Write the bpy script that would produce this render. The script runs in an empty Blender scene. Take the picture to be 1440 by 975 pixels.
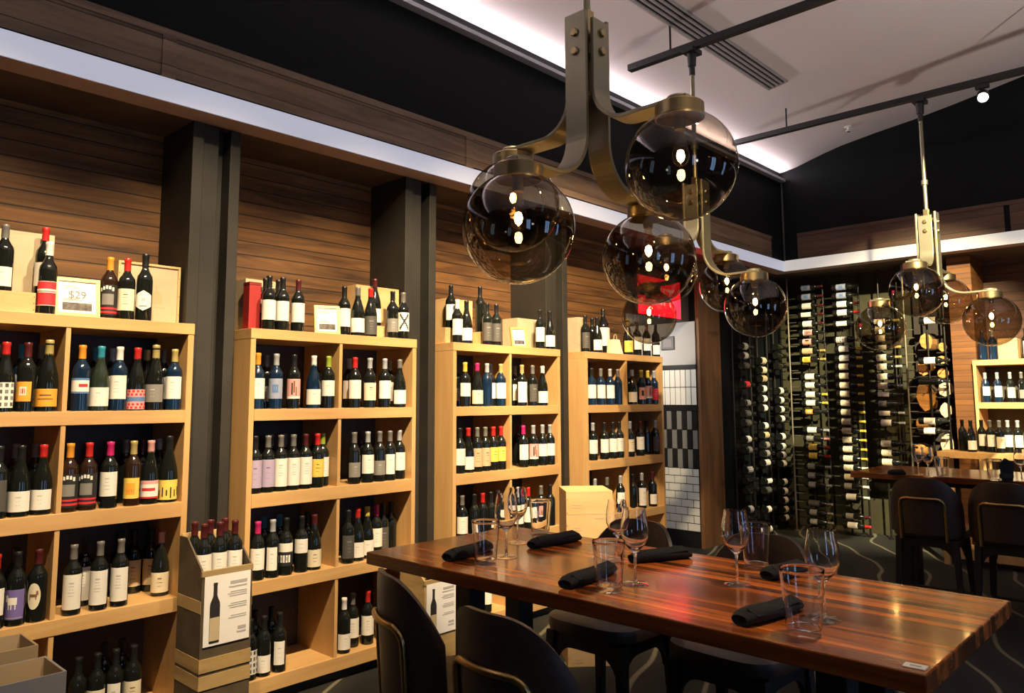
import bpy, math, random
from mathutils import Vector, Matrix
R = math.radians
PI = math.pi
random.seed(7)
S = bpy.context.scene
COL = S.collection

# ------------------------------------------------------------------ camera model (solved from the photograph's vanishing points)
H = 1.57
F, PX, PY = 1077.3, 718.9, 447.5
yaw, pitch, roll = R(43.3877), R(6.1308), R(-0.2367)
_f = Vector((math.cos(yaw) * math.cos(pitch), math.sin(yaw) * math.cos(pitch), math.sin(pitch)))
_r = Vector((math.sin(yaw), -math.cos(yaw), 0))
_u = _r.cross(_f)
CR = math.cos(roll) * _r + math.sin(roll) * _u
CU = -math.sin(roll) * _r + math.cos(roll) * _u
CF = _f


def at(px, py, axis, val):
    """world point where the sight line of a photo pixel meets the plane axis = val"""
    d = CR * ((px - PX) / F) - CU * ((py - PY) / F) + CF
    o = Vector((0, 0, H))
    return o + d * ((val - o[axis]) / d[axis])


cam = bpy.data.cameras.new('camera')
cam.sensor_fit = 'HORIZONTAL'
cam.sensor_width = 36
cam.lens = F / 1440 * 36
cam.shift_x = (720 - PX) / 1440
cam.shift_y = (PY - 487.5) / 1440
cam.clip_start = 0.05
co = bpy.data.objects.new('camera', cam)
COL.objects.link(co)
M = Matrix((CR, CU, -CF)).transposed().to_4x4()
M.translation = (0, 0, H)
co.matrix_world = M
S.camera = co

# ------------------------------------------------------------------ materials
MATS = {}


def nodes(name):
    m = bpy.data.materials.new(name)
    m.use_nodes = True
    nt = m.node_tree
    return m, nt, nt.nodes['Principled BSDF']


def mat(name, col, rough=.5, metal=0, emit=None, strength=0, coat=0, spec=.5, noise=0, nscale=20):
    if name in MATS:
        return MATS[name]
    m, nt, p = nodes(name)
    p.inputs['Base Color'].default_value = (*col, 1)
    p.inputs['Roughness'].default_value = rough
    p.inputs['Metallic'].default_value = metal
    p.inputs['Coat Weight'].default_value = coat
    p.inputs['Specular IOR Level'].default_value = spec
    if emit:
        p.inputs['Emission Color'].default_value = (*emit, 1)
        p.inputs['Emission Strength'].default_value = strength
    if noise:
        tc = nt.nodes.new('ShaderNodeTexCoord')
        n = nt.nodes.new('ShaderNodeTexNoise')
        n.inputs['Scale'].default_value = nscale
        n.inputs['Detail'].default_value = 4
        r = nt.nodes.new('ShaderNodeValToRGB')
        r.color_ramp.elements[0].position = .3
        r.color_ramp.elements[1].position = .7
        r.color_ramp.elements[0].color = (*[c * (1 - noise) for c in col], 1)
        r.color_ramp.elements[1].color = (*[min(1, c * (1 + noise)) for c in col], 1)
        nt.links.new(tc.outputs['Object'], n.inputs['Vector'])
        nt.links.new(n.outputs['Fac'], r.inputs['Fac'])
        nt.links.new(r.outputs['Color'], p.inputs['Base Color'])
    MATS[name] = m
    return m


def wood(name, dark, light, scale=(1, 1, 1), rough=.5, plank=None, coat=0, gap=.05, gapcol=(.01, .007, .005), vary=.5, contrast=(.3, .7), bump=.1, knots=0):
    """grain stretched along the small-scale axis; plank = (axis, width): per-board tone and dark seams"""
    if name in MATS:
        return MATS[name]
    m, nt, p = nodes(name)
    L = nt.links.new
    N = nt.nodes.new
    tc = N('ShaderNodeTexCoord')
    mp = N('ShaderNodeMapping')
    mp.inputs['Scale'].default_value = scale
    L(tc.outputs['Object'], mp.inputs['Vector'])
    vec = mp.outputs['Vector']
    p.inputs['Roughness'].default_value = rough
    p.inputs['Coat Weight'].default_value = coat
    p.inputs['Coat Roughness'].default_value = .08
    seam = None
    if plank:
        sx = N('ShaderNodeSeparateXYZ')
        L(tc.outputs['Object'], sx.inputs[0])
        dv = N('ShaderNodeMath')
        dv.operation = 'DIVIDE'
        L(sx.outputs[plank[0]], dv.inputs[0])
        dv.inputs[1].default_value = plank[1]
        fl = N('ShaderNodeMath')
        fl.operation = 'FLOOR'
        L(dv.outputs[0], fl.inputs[0])
        fr = N('ShaderNodeMath')
        fr.operation = 'FRACT'
        L(dv.outputs[0], fr.inputs[0])
        wn = N('ShaderNodeTexWhiteNoise')
        wn.noise_dimensions = '1D'
        L(fl.outputs[0], wn.inputs['W'])
        cb = N('ShaderNodeVectorMath')
        cb.operation = 'ADD'
        L(vec, cb.inputs[0])
        sc = N('ShaderNodeVectorMath')
        sc.operation = 'SCALE'
        L(wn.outputs['Color'], sc.inputs[0])
        sc.inputs['Scale'].default_value = 30
        L(sc.outputs[0], cb.inputs[1])
        vec = cb.outputs[0]
        lt = N('ShaderNodeMath')
        lt.operation = 'LESS_THAN'
        L(fr.outputs[0], lt.inputs[0])
        lt.inputs[1].default_value = gap
        seam = lt.outputs[0]
    n = N('ShaderNodeTexNoise')
    n.inputs['Scale'].default_value = 1
    n.inputs['Detail'].default_value = 7
    n.inputs['Roughness'].default_value = .6
    n.inputs['Distortion'].default_value = .6
    L(vec, n.inputs['Vector'])
    r = N('ShaderNodeValToRGB')
    r.color_ramp.elements[0].position = contrast[0]
    r.color_ramp.elements[1].position = contrast[1]
    r.color_ramp.elements[0].color = (*dark, 1)
    r.color_ramp.elements[1].color = (*light, 1)
    L(n.outputs['Fac'], r.inputs['Fac'])
    c = r.outputs['Color']
    if plank:
        ml = N('ShaderNodeMath')
        ml.operation = 'MULTIPLY_ADD'
        L(wn.outputs['Value'], ml.inputs[0])
        ml.inputs[1].default_value = vary
        ml.inputs[2].default_value = 1 - vary / 2
        vm = N('ShaderNodeVectorMath')
        vm.operation = 'SCALE'
        L(c, vm.inputs[0])
        L(ml.outputs[0], vm.inputs['Scale'])
        mx = N('ShaderNodeMix')
        mx.data_type = 'RGBA'
        L(seam, mx.inputs['Factor'])
        L(vm.outputs[0], mx.inputs[6])
        mx.inputs[7].default_value = (*gapcol, 1)
        c = mx.outputs[2]
    if knots:
        vo = N('ShaderNodeTexVoronoi')
        vo.inputs['Scale'].default_value = knots
        mp2 = N('ShaderNodeMapping')
        mp2.inputs['Scale'].default_value = (.35, 1, 1.6)
        L(tc.outputs['Object'], mp2.inputs['Vector'])
        L(mp2.outputs[0], vo.inputs['Vector'])
        l2 = N('ShaderNodeMapRange')
        l2.inputs['From Min'].default_value = .05
        l2.inputs['From Max'].default_value = .16
        l2.inputs['To Min'].default_value = .35
        l2.inputs['To Max'].default_value = 1
        L(vo.outputs['Distance'], l2.inputs['Value'])
        vm2 = N('ShaderNodeVectorMath')
        vm2.operation = 'SCALE'
        L(c, vm2.inputs[0])
        L(l2.outputs[0], vm2.inputs['Scale'])
        c = vm2.outputs[0]
    L(c, p.inputs['Base Color'])
    if bump:
        b = N('ShaderNodeBump')
        b.inputs['Strength'].default_value = bump
        b.inputs['Distance'].default_value = .01
        L(n.outputs['Fac'], b.inputs['Height'])
        L(b.outputs[0], p.inputs['Normal'])
    MATS[name] = m
    return m


def schlick(nt, ior):
    """mirror share of a thin wall, the same from either side"""
    N, L = nt.nodes.new, nt.links.new
    lw = N('ShaderNodeLayerWeight')
    lw.inputs['Blend'].default_value = .5
    pw = N('ShaderNodeMath')
    pw.operation = 'POWER'
    L(lw.outputs['Facing'], pw.inputs[0])
    pw.inputs[1].default_value = 5
    f0 = ((ior - 1) / (ior + 1)) ** 2 * 2
    ma = N('ShaderNodeMath')
    ma.operation = 'MULTIPLY_ADD'
    L(pw.outputs[0], ma.inputs[0])
    ma.inputs[1].default_value = 1 - f0
    ma.inputs[2].default_value = f0
    return ma.outputs[0]


def thin_glass(name, tint, edge, rough=.0, refl=1.0, ior=1.5):
    """thin blown-glass wall: tinted see-through, Fresnel mirror, darker where the wall is seen edge-on"""
    if name in MATS:
        return MATS[name]
    m = bpy.data.materials.new(name)
    m.use_nodes = True
    nt = m.node_tree
    nt.nodes.clear()
    N, L = nt.nodes.new, nt.links.new
    out = N('ShaderNodeOutputMaterial')
    tr = N('ShaderNodeBsdfTransparent')
    gl = N('ShaderNodeBsdfGlossy')
    gl.inputs['Roughness'].default_value = rough
    gl.inputs['Color'].default_value = (refl, refl, refl, 1)
    lw = N('ShaderNodeLayerWeight')
    lw.inputs['Blend'].default_value = .25
    mx = N('ShaderNodeMix')
    mx.data_type = 'RGBA'
    mx.inputs[6].default_value = (*tint, 1)
    mx.inputs[7].default_value = (*edge, 1)
    L(lw.outputs['Facing'], mx.inputs['Factor'])
    L(mx.outputs[2], tr.inputs['Color'])
    fr = schlick(nt, ior)
    ms = N('ShaderNodeMixShader')
    L(fr, ms.inputs[0])
    L(tr.outputs[0], ms.inputs[1])
    L(gl.outputs[0], ms.inputs[2])
    L(ms.outputs[0], out.inputs['Surface'])
    MATS[name] = m
    return m


def clear_glass():
    return thin_glass('clear_glass', (.96, .97, .985), (.80, .83, .88), ior=1.5)


def carpet_mat():
    m, nt, p = nodes('carpet')
    N, L = nt.nodes.new, nt.links.new
    tc = N('ShaderNodeTexCoord')
    w = N('ShaderNodeTexWave')
    w.inputs['Scale'].default_value = .85
    w.inputs['Distortion'].default_value = 7
    w.inputs['Detail'].default_value = 1.5
    w.inputs['Detail Scale'].default_value = .7
    mp = N('ShaderNodeMapping')
    mp.inputs['Rotation'].default_value = (0, 0, R(62))
    L(tc.outputs['Object'], mp.inputs['Vector'])
    L(mp.outputs[0], w.inputs['Vector'])
    r = N('ShaderNodeValToRGB')
    e = r.color_ramp.elements
    e[0].position = .0
    e[0].color = (.006, .007, .005, 1)
    e[1].position = .975
    e[1].color = (.020, .019, .011, 1)
    a = e.new(.988)
    a.color = (.20, .18, .12, 1)
    b = e.new(1)
    b.color = (.27, .24, .16, 1)
    n = N('ShaderNodeTexNoise')
    n.inputs['Scale'].default_value = 300
    L(tc.outputs['Object'], n.inputs['Vector'])
    L(w.outputs['Fac'], r.inputs['Fac'])
    mx = N('ShaderNodeMix')
    mx.data_type = 'RGBA'
    mx.blend_type = 'MULTIPLY'
    mx.inputs['Factor'].default_value = .8
    L(r.outputs['Color'], mx.inputs[6])
    L(n.outputs['Color'], mx.inputs[7])
    L(mx.outputs[2], p.inputs['Base Color'])
    p.inputs['Roughness'].default_value = .95
    b = N('ShaderNodeBump')
    b.inputs['Strength'].default_value = .3
    L(n.outputs['Fac'], b.inputs['Height'])
    L(b.outputs[0], p.inputs['Normal'])
    return m


# shelf timber, table timber, wall timber
MAPLE = wood('maple_shelf', (.50, .285, .105), (.65, .405, .165), (1.2, 14, 14), .45, contrast=(.25, .75), bump=.03)
MAPLE_UP = wood('maple_upright', (.50, .285, .105), (.65, .405, .165), (14, 14, 1.2), .45, contrast=(.25, .75), bump=.03)
CRATE = wood('crate_pine', (.52, .32, .13), (.68, .46, .22), (2, 8, 8), .6, contrast=(.25, .75), bump=.05)
CRATE_PALE = wood('crate_pale_pine', (.46, .36, .22), (.58, .47, .31), (2, 6, 6), .6, contrast=(.25, .75), bump=.04)
PLANKS = wood('wall_planks', (.042, .017, .005), (.25, .115, .034), (1.3, 10, 15), .7, plank=(2, .082), vary=.55, gap=.075, knots=2.6)
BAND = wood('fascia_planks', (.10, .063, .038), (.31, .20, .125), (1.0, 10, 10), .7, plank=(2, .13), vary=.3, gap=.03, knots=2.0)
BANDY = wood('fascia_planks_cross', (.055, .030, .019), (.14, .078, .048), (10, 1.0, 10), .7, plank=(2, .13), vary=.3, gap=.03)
POSTWOOD = wood('post_timber', (.09, .038, .013), (.21, .10, .036), (9, 9, 1.0), .6, knots=2.5)
COLUMNWOOD = wood('stacked_slat_timber', (.085, .027, .004), (.20, .072, .010), (8, 1.2, 9), .55, plank=(2, .06), vary=.4, gap=.06)
TABLE = wood('table_walnut', (.085, .016, .004), (.60, .165, .028), (16, .9, 16), .2, plank=(0, .041), vary=1.35, gap=.0, coat=.2, contrast=(.28, .72), bump=.015)
TABLE_EDGE = wood('table_edge', (.085, .024, .007), (.36, .12, .03), (8, .9, 8), .3, coat=.4)
DARKWOOD = wood('dark_stain', (.012, .009, .007), (.030, .022, .017), (3, 3, 20), .55)
SOFFIT = mat('soffit_stain', (.085, .060, .047), .7, noise=.3, nscale=3)
LIP = mat('soffit_lip', (.46, .36, .33), .7)
BLACKWALL = mat('black_paint', (.0035, .005, .0055), .8, spec=.2, noise=.2, nscale=2)
OLIVE = mat('olive_paint', (.040, .037, .014), .8, noise=.25, nscale=3)
CEIL = mat('ceiling_paint', (.80, .72, .69), .85)
STEEL = mat('column_paint', (.021, .0185, .014), .65, noise=.2, nscale=6)
BACKP = mat('shelf_back', (.055, .047, .040), .6)
BLACK = mat('black_metal', (.010, .010, .010), .45)
BRASS = mat('aged_brass', (.36, .27, .14), .33, 1)
BRASS_D = mat('dull_brass', (.27, .245, .17), .42, .9)
BRASS_L = mat('stool_brass', (.46, .30, .11), .3, 1)
LEATHER = mat('brown_leather', (.040, .024, .017), .42, noise=.25, nscale=60)
STOOLWOOD = mat('black_stool_wood', (.010, .008, .007), .5)
NAPKIN = mat('black_cloth', (.008, .008, .009), .95, noise=.4, nscale=150)
WHITE = mat('white_paper', (.80, .78, .73), .6)
SMOKE = thin_glass('smoked_glass', (.57, .52, .445), (.42, .37, .31), ior=1.4)
CLEAR = clear_glass()
BULB = mat('lit_bulb', (1, .8, .5), .3, emit=(1, .66, .27), strength=150)
BULBGLASS = thin_glass('bulb_glass', (.95, .85, .7), (.8, .6, .4))
GLOWBAND = mat('glow_band', (.35, .36, .38), .4, emit=(.80, .82, 1.0), strength=.36)  # white fascia band, its brightness put into the material as a glow
COVE = mat('cove_led', (.8, .8, .8), .4, emit=(1, .84, .88), strength=5)
EXITRED = mat('exit_red', (.6, .01, .02), .4, emit=(1, .012, .03), strength=3.2)
EXITTXT = mat('exit_letters', (.9, .5, .5), .4, emit=(1, .35, .35), strength=2.5)
BOTTLE = mat('bottle_glass', (.0075, .009, .0075), .07, spec=.6)
BOTTLE_BR = mat('bottle_glass_brown', (.022, .011, .006), .08, spec=.6)
BOTTLE_BL = mat('bottle_glass_blue_sheen', (.006, .018, .042), .07, spec=.7)  # blue glass; for many bottles the tint stands for bluish window highlights
BOTTLE_GR = mat('bottle_glass_green', (.020, .030, .020), .07, spec=.7)

LC = dict(white=(.80, .77, .69), cream=(.74, .66, .48), tan=(.55, .42, .24), orange=(.82, .36, .035), yellow=(.82, .58, .10),
          red=(.62, .025, .035), purple=(.17, .13, .36), lilac=(.42, .34, .48), grey=(.22, .21, .19), dgrey=(.075, .07, .062),
          blue=(.10, .20, .42), pink=(.70, .36, .34), black=(.015, .015, .015), slate=(.30, .34, .46), ltgrey=(.5, .48, .45), brown=(.2, .09, .04))
CC = dict(black=(.012, .012, .012), red=(.50, .022, .018), maroon=(.075, .012, .013), yellow=(.60, .46, .06), orange=(.68, .28, .03),
          teal=(.03, .24, .34), white=(.75, .73, .68), gold=(.50, .40, .14), magenta=(.52, .02, .14), grey=(.20, .19, .17), silver=(.42, .44, .46), green=(.30, .38, .04), pinkish=(.6, .3, .28))


def lmat(c):
    return mat('label_' + c, LC[c], .65)


def cmat(c):
    return mat('capsule_' + c, CC[c], .35, .25 if c in ('gold', 'silver', 'grey') else 0)


# ------------------------------------------------------------------ mesh helpers
class MB:
    def __init__(s):
        s.v, s.f, s.m, s.sm = [], [], [], []

    def face(s, idx, mi=0, smooth=False):
        s.f.append(tuple(idx))
        s.m.append(mi)
        s.sm.append(smooth)

    def box(s, x0, x1, y0, y1, z0, z1, mi=0, T=None):
        b = len(s.v)
        P = [(x0, y0, z0), (x1, y0, z0), (x1, y1, z0), (x0, y1, z0), (x0, y0, z1), (x1, y0, z1), (x1, y1, z1), (x0, y1, z1)]
        s.v += [tuple(T @ Vector(p)) for p in P] if T else P
        for q in ((0, 3, 2, 1), (4, 5, 6, 7), (0, 1, 5, 4), (1, 2, 6, 5), (2, 3, 7, 6), (3, 0, 4, 7)):
            s.face([b + i for i in q], mi)
        return s

    def prism(s, pts, axis, a, c, mi=0, T=None):
        """extrude a 2D outline (counter-clockwise) along axis between a and c"""
        n = len(pts)
        b = len(s.v)
        for w in (a, c):
            for (p, q) in pts:
                P = [0, 0, 0]
                o = [i for i in range(3) if i != axis]
                P[o[0]], P[o[1]], P[axis] = p, q, w
                s.v.append(tuple(T @ Vector(P)) if T else tuple(P))
        s.face([b + i for i in range(n)][::-1], mi)
        s.face([b + n + i for i in range(n)], mi)
        for i in range(n):
            j = (i + 1) % n
            s.face((b + i, b + j, b + n + j, b + n + i), mi)
        return s

    def lathe(s, prof, n=20, mi=0, T=None, smooth=True, c=(0, 0)):
        b = len(s.v)
        rings = []
        for (r, z) in prof:
            if r < 1e-6:
                rings.append([len(s.v)])
                p = (c[0], c[1], z)
                s.v.append(tuple(T @ Vector(p)) if T else p)
            else:
                st = len(s.v)
                for k in range(n):
                    a = 2 * PI * k / n
                    p = (c[0] + r * math.cos(a), c[1] + r * math.sin(a), z)
                    s.v.append(tuple(T @ Vector(p)) if T else p)
                rings.append(list(range(st, st + n)))
        for A, B in zip(rings, rings[1:]):
            for k in range(n):
                k2 = (k + 1) % n
                if len(A) == 1 and len(B) == 1:
                    continue
                if len(A) == 1:
                    s.face((A[0], B[k2], B[k]), mi, smooth)
                elif len(B) == 1:
                    s.face((A[k], A[k2], B[0]), mi, smooth)
                else:
                    s.face((A[k], A[k2], B[k2], B[k]), mi, smooth)
        return s

    def tube(s, pts, r, n=10, mi=0, caps=True, smooth=True):
        pts = [Vector(p) for p in pts]
        rings = []
        prev = None
        for i, p in enumerate(pts):
            t = (pts[min(i + 1, len(pts) - 1)] - pts[max(i - 1, 0)]).normalized()
            ref = prev if prev is not None else (Vector((0, 0, 1)) if abs(t.z) < .9 else Vector((1, 0, 0)))
            x = (ref - t * ref.dot(t)).normalized()
            prev = x
            y = t.cross(x)
            rr = r[i] if isinstance(r, (list, tuple)) else r
            st = len(s.v)
            for k in range(n):
                a = 2 * PI * k / n
                s.v.append(tuple(p + (x * math.cos(a) + y * math.sin(a)) * rr))
            rings.append(range(st, st + n))
        for A, B in zip(rings, rings[1:]):
            for k in range(n):
                k2 = (k + 1) % n
                s.face((A[k], A[k2], B[k2], B[k]), mi, smooth)
        if caps:
            s.face(list(rings[0])[::-1], mi)
            s.face(list(rings[-1]), mi)
        return s

    def strip(s, pts, normals, w, t, wax, mi=0):
        """flat bar: centre line pts, thickness t along normals, width w along vector wax"""
        wax = Vector(wax) * (w / 2)
        rings = []
        for p, nn in zip(pts, normals):
            p = Vector(p)
            nn = Vector(nn).normalized() * (t / 2)
            st = len(s.v)
            for q in (p + wax + nn, p - wax + nn, p - wax - nn, p + wax - nn):
                s.v.append(tuple(q))
            rings.append(range(st, st + 4))
        for A, B in zip(rings, rings[1:]):
            for k in range(4):
                k2 = (k + 1) % 4
                s.face((A[k], A[k2], B[k2], B[k]), mi)
        s.face(list(rings[0])[::-1], mi)
        s.face(list(rings[-1]), mi)
        return s

    def arc(s, r, a0, a1, z0, z1, mi=0, n=10, th=0, zc=None):
        """cylindrical patch around z; angle 0 faces -Y, growing towards +X"""
        b = len(s.v)
        for i in range(n + 1):
            a = a0 + (a1 - a0) * i / n
            for z in (z0, z1):
                s.v.append((r * math.sin(a), -r * math.cos(a), z))
        for i in range(n):
            s.face((b + 2 * i, b + 2 * i + 2, b + 2 * i + 3, b + 2 * i + 1), mi, True)
        return s

    def mesh(s, name, mats):
        me = bpy.data.meshes.new(name)
        me.from_pydata(s.v, [], s.f)
        for m in (mats if isinstance(mats, (list, tuple)) else [mats]):
            me.materials.append(m)
        me.polygons.foreach_set('material_index', s.m)
        me.polygons.foreach_set('use_smooth', s.sm)
        me.update()
        if any(s.sm):
            me.set_sharp_from_angle(angle=R(38))
        return me

    def obj(s, name, mats, parent=None, bevel=0, loc=None, recalc=True):
        me = s.mesh(name, mats)
        if recalc:
            import bmesh
            bm = bmesh.new()
            bm.from_mesh(me)
            bmesh.ops.recalc_face_normals(bm, faces=bm.faces)
            bm.to_mesh(me)
            bm.free()
        o = bpy.data.objects.new(name, me)
        COL.objects.link(o)
        if parent:
            o.parent = parent
        if loc:
            o.location = loc
        if bevel:
            b = o.modifiers.new('bevel', 'BEVEL')
            b.width = bevel
            b.segments = 2
            b.limit_method = 'ANGLE'
        return o


def box(name, x0, x1, y0, y1, z0, z1, m, parent=None, bevel=0):
    return MB().box(x0, x1, y0, y1, z0, z1).obj(name, m, parent, bevel)


def tag(o, label, cat, group=None, kind=None):
    o['label'] = label
    o['category'] = cat
    if group:
        o['group'] = group
    if kind:
        o['kind'] = kind
    return o


def thing(name, label, cat, loc=(0, 0, 0), rz=0, group=None):
    o = bpy.data.objects.new(name, None)
    o.empty_display_size = .1
    COL.objects.link(o)
    o.location = loc
    o.rotation_euler = (0, 0, rz)
    return tag(o, label, cat, group)


def link(name, me, parent):
    o = bpy.data.objects.new(name, me)
    COL.objects.link(o)
    o.parent = parent
    return o


def struct(o):
    o['kind'] = 'structure'
    return o


def dup(root, label, loc, rz):
    c = root.copy()
    COL.objects.link(c)
    c.location = loc
    c.rotation_euler = (0, 0, rz)
    c['label'] = label
    for ch in root.children:
        d = ch.copy()
        COL.objects.link(d)
        d.parent = c
        for g in ch.children:
            e = g.copy()
            COL.objects.link(e)
            e.parent = d
    return c


def text_mesh(name, body, size, m, parent, loc, rot, depth=.001):
    cu = bpy.data.curves.new(name, 'FONT')
    cu.body = body
    cu.size = size
    cu.extrude = depth
    cu.align_x = 'CENTER'
    cu.align_y = 'CENTER'
    t = bpy.data.objects.new(name, cu)
    COL.objects.link(t)
    bpy.context.view_layer.update()
    me = bpy.data.meshes.new_from_object(t.evaluated_get(bpy.context.evaluated_depsgraph_get()))
    bpy.data.objects.remove(t)
    me.materials.clear()
    me.materials.append(m)
    o = bpy.data.objects.new(name, me)
    COL.objects.link(o)
    o.parent = parent
    o.location = loc
    o.rotation_euler = rot
    return o


def arc_pts(cx, cz, r, a0, a1, n):
    return [(cx + r * math.cos(a0 + (a1 - a0) * i / n), cz + r * math.sin(a0 + (a1 - a0) * i / n)) for i in range(n + 1)]


# ------------------------------------------------------------------ the room
YF, XF = 3.8, 8.72            # faces of the left and back soffits
YW, XW = 4.35, 9.6            # left and back walls
XMIN, YMIN = -3.2, -3.4
ZS = 3.07                     # soffit underside

struct(box('floor', XMIN, XW + .1, YMIN, 6.0, -.05, 0, carpet_mat()))
struct(box('wall_left', XMIN, 6.25, YW, YW + .1, 0, ZS, PLANKS))
w = MB().box(7.42, XW, YW - .09, YW + .1, 0, ZS)
struct(w.obj('wall_left.001', BLACKWALL))
struct(box('trim_1', 6.25, 7.42, YW - .02, YW + .1, 2.42, ZS, mat('lintel_paint', (.05, .03, .025), .7)))
# tiled return of the passage in the left wall
tw = MB()
tx = 7.42
tw.box(tx + .004, tx + .15, YW - .09, 5.9, 0, 2.42, 0)
y0t, y1t = YW - .09, 5.5


def tiles(z0, z1, wy, hz, mi, off, alt=None):
    rows = max(1, round((z1 - z0) / hz))
    hz = (z1 - z0) / rows
    for r_ in range(rows):
        y = y0t - (off * wy if r_ % 2 else 0)
        k = 0
        while y < y1t:
            a, b = max(y, y0t) + .004, min(y + wy, y1t) - .004
            if b > a:
                tw.box(tx - .004, tx + .006, a, b, z0 + r_ * hz + .004, z0 + (r_ + 1) * hz - .004, (alt if alt is not None and (k + r_) % 2 else mi))
            y += wy
            k += 1


tiles(1.51, 1.90, .066, .195, 1, 0)
tw.box(tx - .01, tx + .006, y0t, y1t, 1.90, 1.95, 2)
tw.box(tx - .01, tx + .006, y0t, y1t, 1.45, 1.51, 2)
tiles(.83, 1.45, .064, .207, 2, 0, 3)
tiles(.17, .83, .15, .078, 1, .5)
tw.box(tx - .012, tx + .006, y0t, y1t, 0, .17, 2)
tw.box(tx - .004, tx + .006, y0t, y1t, 1.95, 2.42, 4)
struct(tw.obj('wall_passage', [mat('grout', (.05, .05, .048), .9), mat('white_tile', (.62, .62, .58), .25), mat('black_tile', (.012, .012, .013), .3), mat('grey_tile', (.16, .16, .155), .3), mat('passage_plaster', (.36, .35, .34), .7)]))
struct(box('wall_passage_end', 5.6, 7.45, 5.9, 6.0, 0, 2.6, mat('passage_dark', (.06, .05, .045), .8)))
struct(box('wall_passage_side', 6.15, 6.25, YW + .1, 5.9, 0, 2.6, mat('passage_dark', (.06, .05, .045), .8)))
struct(box('ceiling_passage', 6.2, 7.6, YW + .1, 6.0, 2.42, 2.5, mat('passage_dark', (.06, .05, .045), .8)))
struct(box('trim_2', 7.43, 7.90, YW - .13, YW - .09, 0, ZS, POSTWOOD))

# soffits: underside, pale lip, white band with glow in its material, plank panel, black upper wall
struct(box('trim_3', XMIN, XW, 3.96, YW + .1, ZS, ZS + .06, SOFFIT))
struct(box('trim_4', XMIN, XF + .16, YF, 3.96, ZS, ZS + .118, LIP))
struct(box('trim_5', XF, XF + .16, YMIN, YF, ZS, ZS + .125, LIP))
struct(box('trim_6', XF + .16, XW, YMIN, 3.96, ZS, ZS + .06, SOFFIT))
# (the bands start a hand above the lip so their lower edge reads as in the photo)
struct(box('trim_7', XMIN, XF, YF - .012, YF, ZS, ZS + .118, GLOWBAND))
struct(box('trim_8', XF - .012, XF, YMIN, YF - .012, ZS, ZS + .125, mat('glow_band_warm', (.35, .34, .32), .4, emit=(1, .94, .88), strength=.36)))  # back band, its warmer glow likewise put into the material
struct(box('wall_left_upper', XMIN, XF + .1, YF, YF + .1, ZS + .118, 4.4, BLACKWALL))
struct(box('wall_back_upper', XF, XF + .1, YMIN, YF, ZS + .125, 5.05, BLACKWALL))
pn = MB()
for a, b in ((XMIN, -.62), (-.55, 1.47), (1.54, 3.55), (3.62, 5.75), (5.82, 8.38)):
    pn.box(a, b, YF - .012, YF, 3.20, 3.40)
pn.box(XMIN, 8.38, YF - .02, YF, 3.40, 3.44)
for x in (-.585, 1.505, 3.585, 5.785):
    pn.box(x - .035, x + .035, YF - .02, YF, 3.188, 3.40)
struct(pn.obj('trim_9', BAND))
pn = MB()
for a, b in ((YMIN, -.6), (-.55, 1.5), (1.55, 3.62)):
    pn.box(XF - .012, XF, a, b, 3.20, 3.46)
pn.box(XF - .02, XF, YMIN, 3.62, 3.46, 3.50)
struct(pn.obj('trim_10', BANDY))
struct(box('wall_back', XW, XW + .1, YMIN, YW + .1, 0, ZS, OLIVE))
struct(box('trim_23', XW - .015, XW, YMIN, 2.0, 0, ZS, wood('red_planks', (.045, .018, .010), (.14, .060, .032), (10, 1.1, 13), .7, plank=(2, .10), vary=.5, gap=.06)))
# vaulted ceiling with the lit cove at its left edge
prof = [(3.80, 4.262), (3.72, 4.272), (3.6, 4.295), (3.45, 4.338), (3.28, 4.385), (3.08, 4.432), (2.7, 4.49), (2.3, 4.54), (1.9, 4.605), (1.3, 4.72), (.6, 4.83), (-.4, 4.93), (-2, 4.98), (YMIN, 5.0)]
cb = MB()
for x in (XMIN, XF):
    for (y, z) in prof:
        cb.v.append((x, y, z))
    for (y, z) in prof:
        cb.v.append((x, y, z + .05))
n_ = len(prof)
for i in range(n_ - 1):
    cb.face((i, i + 1, 2 * n_ + i + 1, 2 * n_ + i), 0, True)
    cb.face((n_ + i, n_ + i + 1, 3 * n_ + i + 1, 3 * n_ + i), 0, True)
struct(cb.obj('ceiling', CEIL, recalc=False))
struct(box('trim_11', XMIN, XF, 3.735, YF, 4.145, 4.175, mat('cove_lip', (.30, .31, .33), .6)))
struct(box('trim_12', XMIN, XF, 3.772, YF - .002, 4.176, 4.186, COVE))
# walls behind the camera, with the street windows that put the blue glints on the glass
wf = MB()
wins = [(-1.3, -.3), (2.6, 3.5), (5.6, 6.4)]
zb, zt = .7, 2.7
wf.box(XMIN, XW, YMIN - .1, YMIN, 0, zb)
wf.box(XMIN, XW, YMIN - .1, YMIN, zt, 5.05)
xs = [XMIN] + [v for ab in wins for v in ab] + [XW]
for i in range(0, len(xs), 2):
    wf.box(xs[i], xs[i + 1], YMIN - .1, YMIN, zb, zt)
WALLD = mat('street_wall_paint', (.045, .036, .03), .7)
struct(wf.obj('wall_right', WALLD))
for i, (a, b) in enumerate(wins):
    fm = MB()
    for q in ((a, a + .05, zb, zt), (b - .05, b, zb, zt), (a, b, zb, zb + .05), (a, b, zt - .05, zt), ((a + b) / 2 - .02, (a + b) / 2 + .02, zb, zt)):
        fm.box(q[0], q[1], YMIN - .08, YMIN - .02, q[2], q[3])
    fr = struct(fm.obj('window_%d' % (i + 1), BLACK))
struct(box('wall_front', XMIN - .1, XMIN, YMIN, YW, 0, 5.05, WALLD))

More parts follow.
